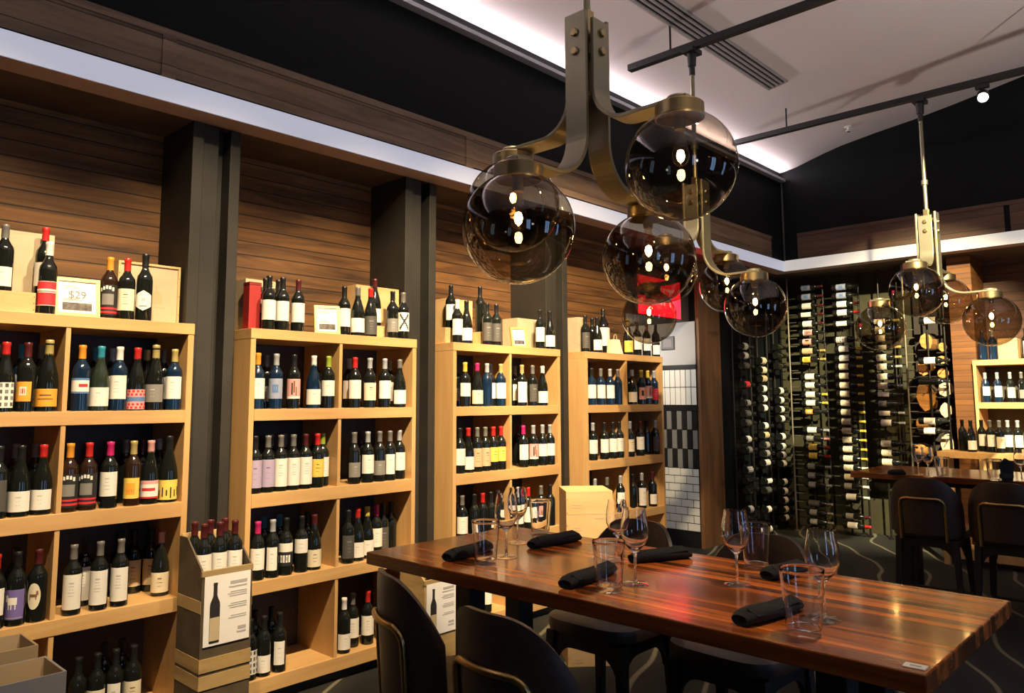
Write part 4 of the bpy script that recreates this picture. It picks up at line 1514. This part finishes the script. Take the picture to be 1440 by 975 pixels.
# the display between first and second case
DX, DY = 1.765, 3.62
w1, d1 = .238, .25
t, fl = display((DX, DY, 0), R(0), 'dark cardboard display with bottle poster, six bottles in its top', DKCARD, w1, d1, .795, .93, .462, .772)
i = 0
for yy in (.07, -.03):
    for xx in (-.0766, 0, .0766):
        bottle((DX + xx, DY + yy, fl), 'b', 'maroon', 'W', 'maroon-capped bottle in the cardboard display, %s row, %s' % ('rear' if yy > 0 else 'front', ['left', 'middle', 'right'][i % 3]), 'bottles in the cardboard display', R(-24))
        i += 1
DX2, DY2 = 3.03, 3.54
t, fl = display((DX2, DY2, 0), R(0), 'kraft display with white bottle poster half hidden under the table', KRAFT, .24, .22, .55, .66, .245, .53, False, .2)
bottle((DX2 + .05, DY2 + .03, fl), 'b', 'black', 'W', 'bottle standing in the kraft display under the table', 'bottles in the cardboard display', 0)


# open cartons bottom left
def carton(x0, x1, y0, y1, h, z, label, m, inner, flap=0):
    cx, cy = (x0 + x1) / 2, (y0 + y1) / 2
    w, d = x1 - x0, y1 - y0
    t = thing('cardboard_box', label, 'box', (cx, cy, z), R(0), 'open cardboard boxes')
    e = .006
    b = MB()
    for q in ((-w / 2, w / 2, -d / 2, -d / 2 + e), (-w / 2, w / 2, d / 2 - e, d / 2), (-w / 2, -w / 2 + e, -d / 2 + e, d / 2 - e), (w / 2 - e, w / 2, -d / 2 + e, d / 2 - e)):
        b.box(q[0], q[1], q[2], q[3], 0, h)
    b.box(-w / 2 + e, w / 2 - e, -d / 2 + e, d / 2 - e, 0, .006)
    b.obj('walls', m, t)
    l = MB()
    e2 = .0075
    for q in ((-w / 2 + e, w / 2 - e, -d / 2 + e, -d / 2 + e2), (-w / 2 + e, w / 2 - e, d / 2 - e2, d / 2 - e), (-w / 2 + e, -w / 2 + e2, -d / 2 + e, d / 2 - e), (w / 2 - e2, w / 2 - e, -d / 2 + e, d / 2 - e)):
        l.box(q[0], q[1], q[2], q[3], .01, h - .001)
    l.obj('lining', inner, t)
    s = MB()
    s.box(-w / 2 - .001, w / 2 + .001, -d / 2 - .001, -d / 2, h * .80, h * .82)
    s.obj('printed_line', mat('print_black', (.022, .02, .02), .6), t)
    return t


def spx(px, py, y):
    return at(px, py, 1, y)


q = spx(94, 944, 3.10)
carton(q.x - .42, q.x, 3.10, 3.34, q.z, 0, 'open grey cardboard box at the bottom left corner, front one', mat('grey_card', (.15, .15, .17), .6), mat('kraft_plain', (.30, .22, .13), .8))
q2 = spx(50, 908, 3.40)
carton(q2.x - .42, q2.x + .01, 3.40, 3.62, q2.z, 0, 'open brown cardboard box behind the grey box, bottom left', mat('brown_card', (.22, .16, .09), .7), mat('kraft_plain', (.30, .22, .13), .8))
bottle((q2.x - .17, 3.50, q2.z - .285), 'b', 'white', 'W', 'white-capped bottle packed in the open brown box', 'bottles packed in boxes', R(-20))

# ------------------------------------------------------------------ stacked wine crates behind the table
cx, cy = 3.86, 3.02
hh = .255
for i in range(4):
    z = i * hh
    t = crate('wine_crate', cx, cy, .285, .30, hh, z, R(-42), ['wooden crate on the floor at the bottom of the stack', 'wooden crate second from the floor in the stack', 'wooden crate third from the floor in the stack', 'pale wooden crate on top of the stack behind the table'][i], CRATE, False)
    s = MB()
    s.box(-.1425, .1425, -.1508, -.1500, hh * .46, hh * .475)
    for (x0, z0, ww) in ((-.11, .17, .06), (-.10, .155, .05), (-.11, .02, .06), (-.10, .035, .04), (.03, .09, .06)):
        s.box(x0, x0 + ww, -.1512, -.1502, z0, z0 + .010)
    s.obj('stamp', mat('crate_stamp', (.50, .36, .2), .7), t)

# ------------------------------------------------------------------ floor-to-soffit wine racks
RACK = mat('rack_metal', (.035, .033, .03), .4, .8)
DOWN = PI / 2


def rack(name, x, y, label, pegs, peg_dir, h=ZS, length=.13, m=RACK):
    t = thing(name, label, 'wine rack', (x, y, 0), 0, 'upright peg wine racks')
    MB().tube([(0, 0, 0), (0, 0, h)], .011, 10).obj('pole', m, t)
    mb = MB().tube([(0, 0, 0), (peg_dir[0] * length, peg_dir[1] * length, peg_dir[2] * length)], .005, 8)
    me = mb.mesh('peg', m)
    for z in pegs:
        o = link('peg', me, t)
        o.location = (0, 0, z)
    MB().lathe([(0, 0), (.03, 0), (.03, .012), (0, .012)], 16).obj('foot', m, t)
    return t


RACKW = ['leftmost', 'second', 'third', 'fourth']


def racked(z, xy, axis, ty, cap, lb, label, glass=''):
    """a bottle lying on its side: base at xy, neck along axis ('+x' or '-y'), label turned to the room"""
    t = bottle((xy[0], xy[1], z), ty, cap, lb, label, 'bottles lying in the wine racks', 0, glass)
    roll = R(random.uniform(-8, 8))
    if axis == '-y':
        # local Z -> -Y ; label normal (local -Y) -> -X, a little up
        m = Matrix(((0, 1, 0), (0, 0, -1), (-1, 0, 0))).transposed().to_3x3()
        m = Matrix(((0, 1, 0), (0, 0, -1), (-1, 0, 0)))
    else:
        # local Z -> +X ; label normal -> -Y
        m = Matrix(((0, 0, 1), (0, 1, 0), (-1, 0, 0)))
    m = m.to_4x4() @ Matrix.Rotation(roll, 4, 'Z')
    t.rotation_euler = m.to_euler()
    return t


XR = 9.20
yA = lambda px, py: at(px, py, 0, XR).y
zA = lambda px, py: at(px, py, 0, XR).z
cols = {
    'first': (1140, [(405, 'maroon', 'blue'), (418, 'maroon', 'blue'), (431, 'maroon', 'W'), (443, 'maroon', 'Wn'), (456, 'maroon', 'W'), (468, 'black', 'pink'), (481, 'black', 'dotor'), (494, 'gold', 'T'), (506, 'gold', 'yorange'),
                     (530, 'black', 'W'), (542, 'black', 'W'), (555, 'yellow', 'W'), (567, 'yellow', 'W'), (579, 'black', 'orangew'), (605, 'silver', 'W'), (617, 'pinkish', 'grey'), (629, 'red', 'yellow'), (641, 'red', 'yellow'), (656, 'silver', 'grey'), (669, 'silver', 'grey'), (682, 'silver', 'grey'), (708, 'grey', 'dgrey'), (721, 'grey', 'grey'), (734, 'grey', 'grey')]),
    'second': (1190, [(404, 'black', 'blue'), (416, 'black', 'blue'), (428, 'maroon', 'W'), (440, 'red', 'W'), (455, 'black', 'Wn'), (478, 'gold', 'pattern'), (491, 'yellow', 'W'), (504, 'yellow', 'W'), (516, 'yellow', 'C'), (529, 'yellow', 'C'), (542, 'yellow', 'C'), (554, 'yellow', 'C'), (567, 'yellow', 'C'), (580, 'yellow', 'C'), (593, 'yellow', 'C'), (606, 'yellow', 'C'), (619, 'yellow', 'C'), (632, 'yellow', 'C'), (645, 'yellow', 'C'), (658, 'white', 'C'), (671, 'white', 'C'), (684, 'white', 'grey'), (699, 'white', 'W'), (726, 'maroon', 'grey'), (739, 'red', 'W')]),
    'third': (1244, [(452, 'gold', 'Wn'), (464, 'black', 'C'), (476, 'black', 'C'), (489, 'gold', 'Wn'), (503, 'gold', 'C'), (516, 'silver', 'C'), (530, 'silver', 'C'), (543, 'silver', 'C'), (555, 'black', 'Wn'), (568, 'black', 'grey'), (581, 'silver', 'Wn'), (595, 'silver', 'W'), (624, 'black', 'C'), (637, 'black', 'C'), (650, 'black', 'C'), (662, 'black', 'C')])}
for cname, (px, its) in cols.items():
    pegz = []
    for i, (py, cap, lb) in enumerate(its):
        z = zA(px + (py - 560) * .045, py)
        y = yA(px, 560) + .10
        if lb in ('W', 'C', 'blue'):
            lb2 = {'W': 'W', 'C': 'C', 'blue': 'blue'}[lb]
        racked(z, (XR, y), '-y', 'b', cap, lb, '%s, %s from top, %s back-rack column' % (look(cap, lb), ('%s' % (ORD[i] if i < 12 else '%s' % ['thirteenth', 'fourteenth', 'fifteenth', 'sixteenth', 'seventeenth', 'eighteenth', 'nineteenth', 'twentieth', 'twenty-first', 'twenty-second', 'twenty-third', 'twenty-fourth', 'twenty-fifth'][i - 12])), cname))
        pegz.append(z)
    for dy, dn in ((-.05, 'base'), (-.25, 'neck')):
        off = .0378 if dn == 'base' else .0150
        rack('wine_rack_pole', XR + .13, y + dy, 'metal peg pole behind the %s column of bottles, %s side' % (cname, dn), [z - off - .006 for z in pegz], (-1, 0, 0), ZS, .16)
# corner pole with its comb of pegs
pz = [.25 + .098 * i for i in range(27)]
rack('wine_rack_pole', XR, 3.985, 'pale metal pole with a comb of pegs in the rack corner', pz, (0, -1, 0), ZS, .10, mat('pale_metal', (.26, .235, .18), .4, .7))
# right pole of the back rack, pegs both ways, and the four bottles beside it
py_ = [(452, 'black', 'W'), (508, 'black', 'W'), (537, 'black', 'none'), (592, 'black', 'W'), (606, 'black', 'W')]
pg = []
for i, (py, cap, lb) in enumerate(py_):
    z = zA(1308, py)
    y = yA(1312, py) + .115
    racked(z, (XR - .08, y), '-y', 'b', cap, lb, '%s, lying %s from top beside the log niche' % (look(cap, lb), ORD[i]))
    pg.append(z)
rack('wine_rack_pole', XR, yA(1278, 560), 'pale metal pole with pegs between olive wall and log niche', [.62 + .09 * i for i in range(20)], (0, -1, 0), ZS, .09, mat('pale_metal', (.26, .235, .18), .4, .7))
rack('wine_rack_pole', XR + .04, yA(1334, 560) + .01, 'dark metal pole left of the slatted timber column', [z - .044 for z in pg] + [z - .021 for z in pg[:0]], (-1, 0, 0), ZS, .16)
rack('wine_rack_pole', XR + .04, yA(1308, 560), 'dark metal pole in front of the split logs', [z - .044 for z in pg], (-1, 0, 0), ZS, .16)
# rack on the left wall: bottles lie end-on, bases towards the room
YR = 4.06
lcols = {'left': (1052, [(488, 'W'), (501, 'W'), (515, 'dgrey'), (541, 'redl'), (567, 'grey'), (582, 'dgrey'), (595, 'dgrey'), (618, 'W'), (633, 'grey'), (661, 'pattern'), (676, 'none'), (690, 'none'), (717, 'W'), (730, 'none')]),
         'middle': (1077, [(508, 'C'), (521, 'C'), (533, 'T'), (547, 'W'), (561, 'W'), (574, 'W'), (599, 'W'), (612, 'T'), (626, 'grey'), (638, 'grey'), (651, 'pattern'), (677, 'Wn'), (690, 'dgrey'), (717, 'W'), (745, 'W')]),
         'right': (1101, [(489, 'none'), (501, 'none'), (515, 'none'), (550, 'W'), (563, 'W'), (576, 'W'), (589, 'W'), (614, 'W'), (628, 'W'), (640, 'W'), (652, 'W'), (678, 'W'), (691, 'W'), (704, 'W'), (717, 'W'), (729, 'W')])}
yB = lambda px, py: at(px, py, 1, YR)
for cname, (px, its) in lcols.items():
    pegz = []
    x = yB(px - 8, 560).x
    for i, (py, lb) in enumerate(its):
        z = yB(px, py).z
        o = racked(z, (x, YR), '+x', 'g' if lb != 'Wn' else 'b', 'black', lb if lb != 'W' else 'Wl', '%s, %s from top, %s left-rack column' % (look('black', lb if lb != 'W' else 'Wl'), (ORD + ['thirteenth', 'fourteenth', 'fifteenth', 'sixteenth', 'seventeenth'])[i], cname))
        pegz.append(z)
    for dx, dn, off in ((.07, 'base', .041), (.26, 'neck', .0158)):
        rack('wine_rack_pole', x + dx, YR + .14, 'metal peg pole behind the %s column of the left rack, %s side' % (cname, dn), [z - off - .006 for z in pegz], (0, -1, 0), ZS, .17)

# ------------------------------------------------------------------ right end: log niche, timber column, display shelves
XN = 9.38
ny0, ny1 = at(1341, 540, 0, XN).y, at(1288, 540, 0, XN).y
struct(box('trim_21', XN + .12, XW, ny0 - .05, ny1 + .02, 0, ZS, mat('niche_dark', (.03, .022, .018), .8)))
LOG = wood('split_log', (.42, .17, .04), (.72, .36, .10), (6, 2, 9), .8, contrast=(.3, .7), bump=.4)
LOGP = wood('split_log_pale', (.55, .40, .24), (.80, .64, .44), (6, 2, 9), .8, contrast=(.3, .7), bump=.4)


def log(y, z, w, h, seed, label, m):
    rnd = random.Random(seed)
    t = thing('split_log', label, 'firewood log', (XN, y, z), 0, 'split logs in the niche')
    n = 9
    pts = []
    for i in range(n):
        a = 2 * PI * i / n
        k = rnd.uniform(.78, 1.0)
        pts.append((w / 2 * k * math.cos(a), h / 2 + h / 2 * k * math.sin(a)))
    pts = [(p_[0], max(0, p_[1] - (min(q_[1] for q_ in pts)))) for p_ in pts]
    b = MB()
    b.prism(pts, 0, -.11, .11)
    b.obj('split_wood', m, t, .006)
    MB().prism([(p_[0] * 1.04, p_[1]) for p_ in pts[:5]] + [(p_[0] * .96, p_[1] * .97) for p_ in pts[:5][::-1]], 0, -.10, .10).obj('bark', mat('bark', (.06, .035, .02), .9), t)
    return t


sides = MB()
LOGS = [(1302, 478, 20, 26, 0), (1325, 488, 14, 14, 0), (1325, 505, 16, 14, 0), (1300, 518, 26, 22, 0), (1326, 524, 20, 16, 0), (1330, 546, 24, 24, 1), (1302, 556, 30, 46, 0), (1330, 576, 22, 24, 1), (1298, 596, 24, 24, 0), (1332, 622, 22, 34, 1), (1294, 632, 26, 22, 0)]
SHELVES = []
for i, (px, py, w, h, pale) in enumerate(LOGS):
    zc2 = at(px, py, 0, XN - .11)
    ww = abs(at(px - w / 2, py, 0, XN).y - at(px + w / 2, py, 0, XN).y)
    h2 = abs(at(px, py - h / 2, 0, XN).z - at(px, py + h / 2, 0, XN).z)
    log(zc2.y, zc2.z - h2 / 2, ww, h2, i, '%s split log in the niche beside the timber column, %s from top' % ('pale' if pale else 'orange', ORD[i]), LOGP if pale else LOG)
    SHELVES.append((XN - .10, XN + .12, zc2.y - ww * .62, zc2.y + ww * .62, zc2.z - h2 / 2 - .014, zc2.z - h2 / 2))
t = thing('log_shelf', 'dark steel ledges carrying the split logs in the niche', 'log shelf', (0, 0, 0))
for q in SHELVES:
    box('ledge', *q, BLACK, t)

ca, cb_ = at(1375, 530, 0, 9.05), at(1341, 530, 0, 9.05)
zt2, zb2 = at(1358, 452, 0, 9.05).z, at(1358, 610, 0, 9.05).z
struct(box('trim_22', 9.05, XW, ca.y, cb_.y, 0, ZS, COLUMNWOOD))
# right shelf unit against the back wall
ua = at(1369, 540, 0, 9.0).y
rt = shelf_unit(0, 1.1, 'pale shelf unit against the back wall at the right photo edge')
rt.location = (8.98, ua - .556, 0)
rt.rotation_euler = (0, 0, R(-90))


def right_bottle(px, py, xx, z, ty, cap, lb, label, gl=''):
    p_ = at(px, py, 0, xx)
    bottle((xx, p_.y, z), ty, cap, lb, label, 'bottles on the far right shelves', R(-90 + 40), gl)


for i, (px, cap, lb, gl) in enumerate(((1386, 'silver', 'Wm', 'bl'), (1403, 'silver', 'W', 'bl'), (1421, 'silver', 'C', ''), (1437, 'grey', 'grey', ''))):
    right_bottle(px, 545, 9.05, ZT[3], 'b', cap, lb, '%s, %s from left, upper bay of far right unit' % (look(cap, lb), ORD[i]), gl)
for i, (px, cap, lb) in enumerate(((1382, 'black', 'none'), (1396, 'grey', 'none'))):
    right_bottle(px, 490, 9.06, ZTOP, 'b', cap, lb, '%s, %s on top of the far right unit' % (look(cap, lb), ORD[i]), 'bl')
p = at(1420, 498, 0, 9.1)
crate('wine_crate', 9.10, p.y, .17, .16, .21, ZTOP, R(-90), 'amber wooden box on top of the far right unit', CRATE, False)
right_bottle(1443, 485, 9.06, ZTOP, 'b', 'black', 'Wt', 'white-label bottle right of the amber box on far right unit')
# low display table before it
dz = at(1350, 636, 0, 8.3).z
da, db = at(1391, 640, 0, 8.3).y, at(1318, 640, 0, 8.3).y
t = thing('display_table', 'small pale wood display table behind the far table glasses', 'table', (8.45, (da + db) / 2, 0))
hw = (db - da) / 2
box('tabletop', -.16, .20, -hw - .35, hw, dz - .06, dz, MAPLE, t, .003)
for sy in (hw - .03, -hw + .03, -hw - .32):
    for sx in (-.13, .17):
        box('leg', sx - .02, sx + .02, sy - .025, sy + .025, 0, dz - .06, MAPLE_UP, t, .002)
box('lower_shelf', -.12, .16, -hw - .30, hw - .05, .06, .16, MAPLE, t, .002)
for i, (px, cap, lb, xx) in enumerate(((1354, 'black', 'none', 8.5), (1366, 'black', 'Wl', 8.40), (1381, 'black', 'W', 8.53), (1393, 'grey', 'W', 8.44), (1406, 'silver', 'C', 8.4), (1418, 'silver', 'W', 8.48), (1432, 'silver', 'W', 8.45))):
    right_bottle(px, 615, xx, dz, 'g' if lb == 'Wl' else 'b', cap, lb, '%s, %s from left on the display table' % (look(cap, lb), ORD[i]))

# ------------------------------------------------------------------ light
w = bpy.data.worlds.new('world')
S.world = w
w.use_nodes = True
bg = w.node_tree.nodes['Background']
bg.inputs['Color'].default_value = (.36, .58, 1, 1)
bg.inputs['Strength'].default_value = 3.2


def spot(loc, aim, power, angle=60, blend=.4, col=(1, .80, .55), r=.04):
    l = bpy.data.lights.new('spot_lamp', 'SPOT')
    l.energy = power
    l.spot_size = R(angle)
    l.spot_blend = blend
    l.color = col
    l.shadow_soft_size = r
    o = bpy.data.objects.new('spot_lamp', l)
    COL.objects.link(o)
    o.location = loc
    o.rotation_euler = (Vector(aim) - Vector(loc)).to_track_quat('-Z', 'Y').to_euler()
    return o


WARM = (1, .76, .46)
spot((2.46, .2, 4.1), (3.86, 3.02, .88), 850, 11, .5, WARM)
pl = bpy.data.lights.new('passage_fill', 'POINT')  # fill light added inside the passage to brighten the tiles evenly
pl.energy = 26
pl.color = (1, .95, .88)
pl.shadow_soft_size = .08
po = bpy.data.objects.new('passage_fill', pl)
COL.objects.link(po)
po.location = (6.75, 4.95, 2.25)
for x, tx_, e in ((.6, .7, 480), (1.5, 1.9, 480), (2.3, 3.0, 520), (2.46, 4.2, 700), (3.0, 5.4, 900)):
    spot((x, 1.75, 4.1), (tx_, 3.9, 1.38), e * .93, 54, .6, WARM)
spot((4.95, .4, 4.12), (9.4, 2.9, 1.40), 3300, 38, .6, (1, .85, .52))
spot((7.2, .9, 4.12), (9.3, 1.6, 1.3), 290, 42, .6, (1, .80, .5))
spot((4.95, 1.2, 4.12), (7.4, 4.6, 1.2), 260, 34, .6, (1, .92, .85))
spot((2.46, .6, 4.1), (2.0, 1.5, 1.0), 170, 42, .7, WARM)

for x, e in ((.8, 180), (5.2, 230)):              # unseen uplights added behind the camera to brighten the ceiling
    o = spot((x, -1.6, 2.0), (x + .3, -.8, 5.0), e, 150, 1, (1, .92, .84), .15)

cl = bpy.data.lights.new('cove_strip', 'AREA')
cl.shape = 'RECTANGLE'
cl.size, cl.size_y = XF - XMIN - .1, .03
cl.energy = 38
cl.color = (1, .87, .92)
o = bpy.data.objects.new('cove_strip', cl)
COL.objects.link(o)
o.location = ((XF + XMIN) / 2, 3.765, 4.19)
o.rotation_euler = Vector((0, -.93, .37)).to_track_quat('-Z', 'X').to_euler()
# keep the strip's long side along the soffit
zz = Vector((0, .93, -.37)).normalized()
xx = Vector((1, 0, 0))
o.rotation_euler = Matrix((xx, zz.cross(xx), zz)).transposed().to_euler()

S.view_settings.view_transform = 'Standard'
S.view_settings.look = 'None'
S.view_settings.gamma = 1
S.view_settings.exposure = .35
S.view_settings.use_curve_mapping = False
S.render.engine = 'CYCLES'
S.cycles.use_denoising = True
S.cycles.max_bounces = 10
S.cycles.transparent_max_bounces = 24
S.cycles.transmission_bounces = 8
S.cycles.sample_clamp_indirect = 6
S.cycles.caustics_reflective = False
S.cycles.caustics_refractive = False
print('bottles', NB)
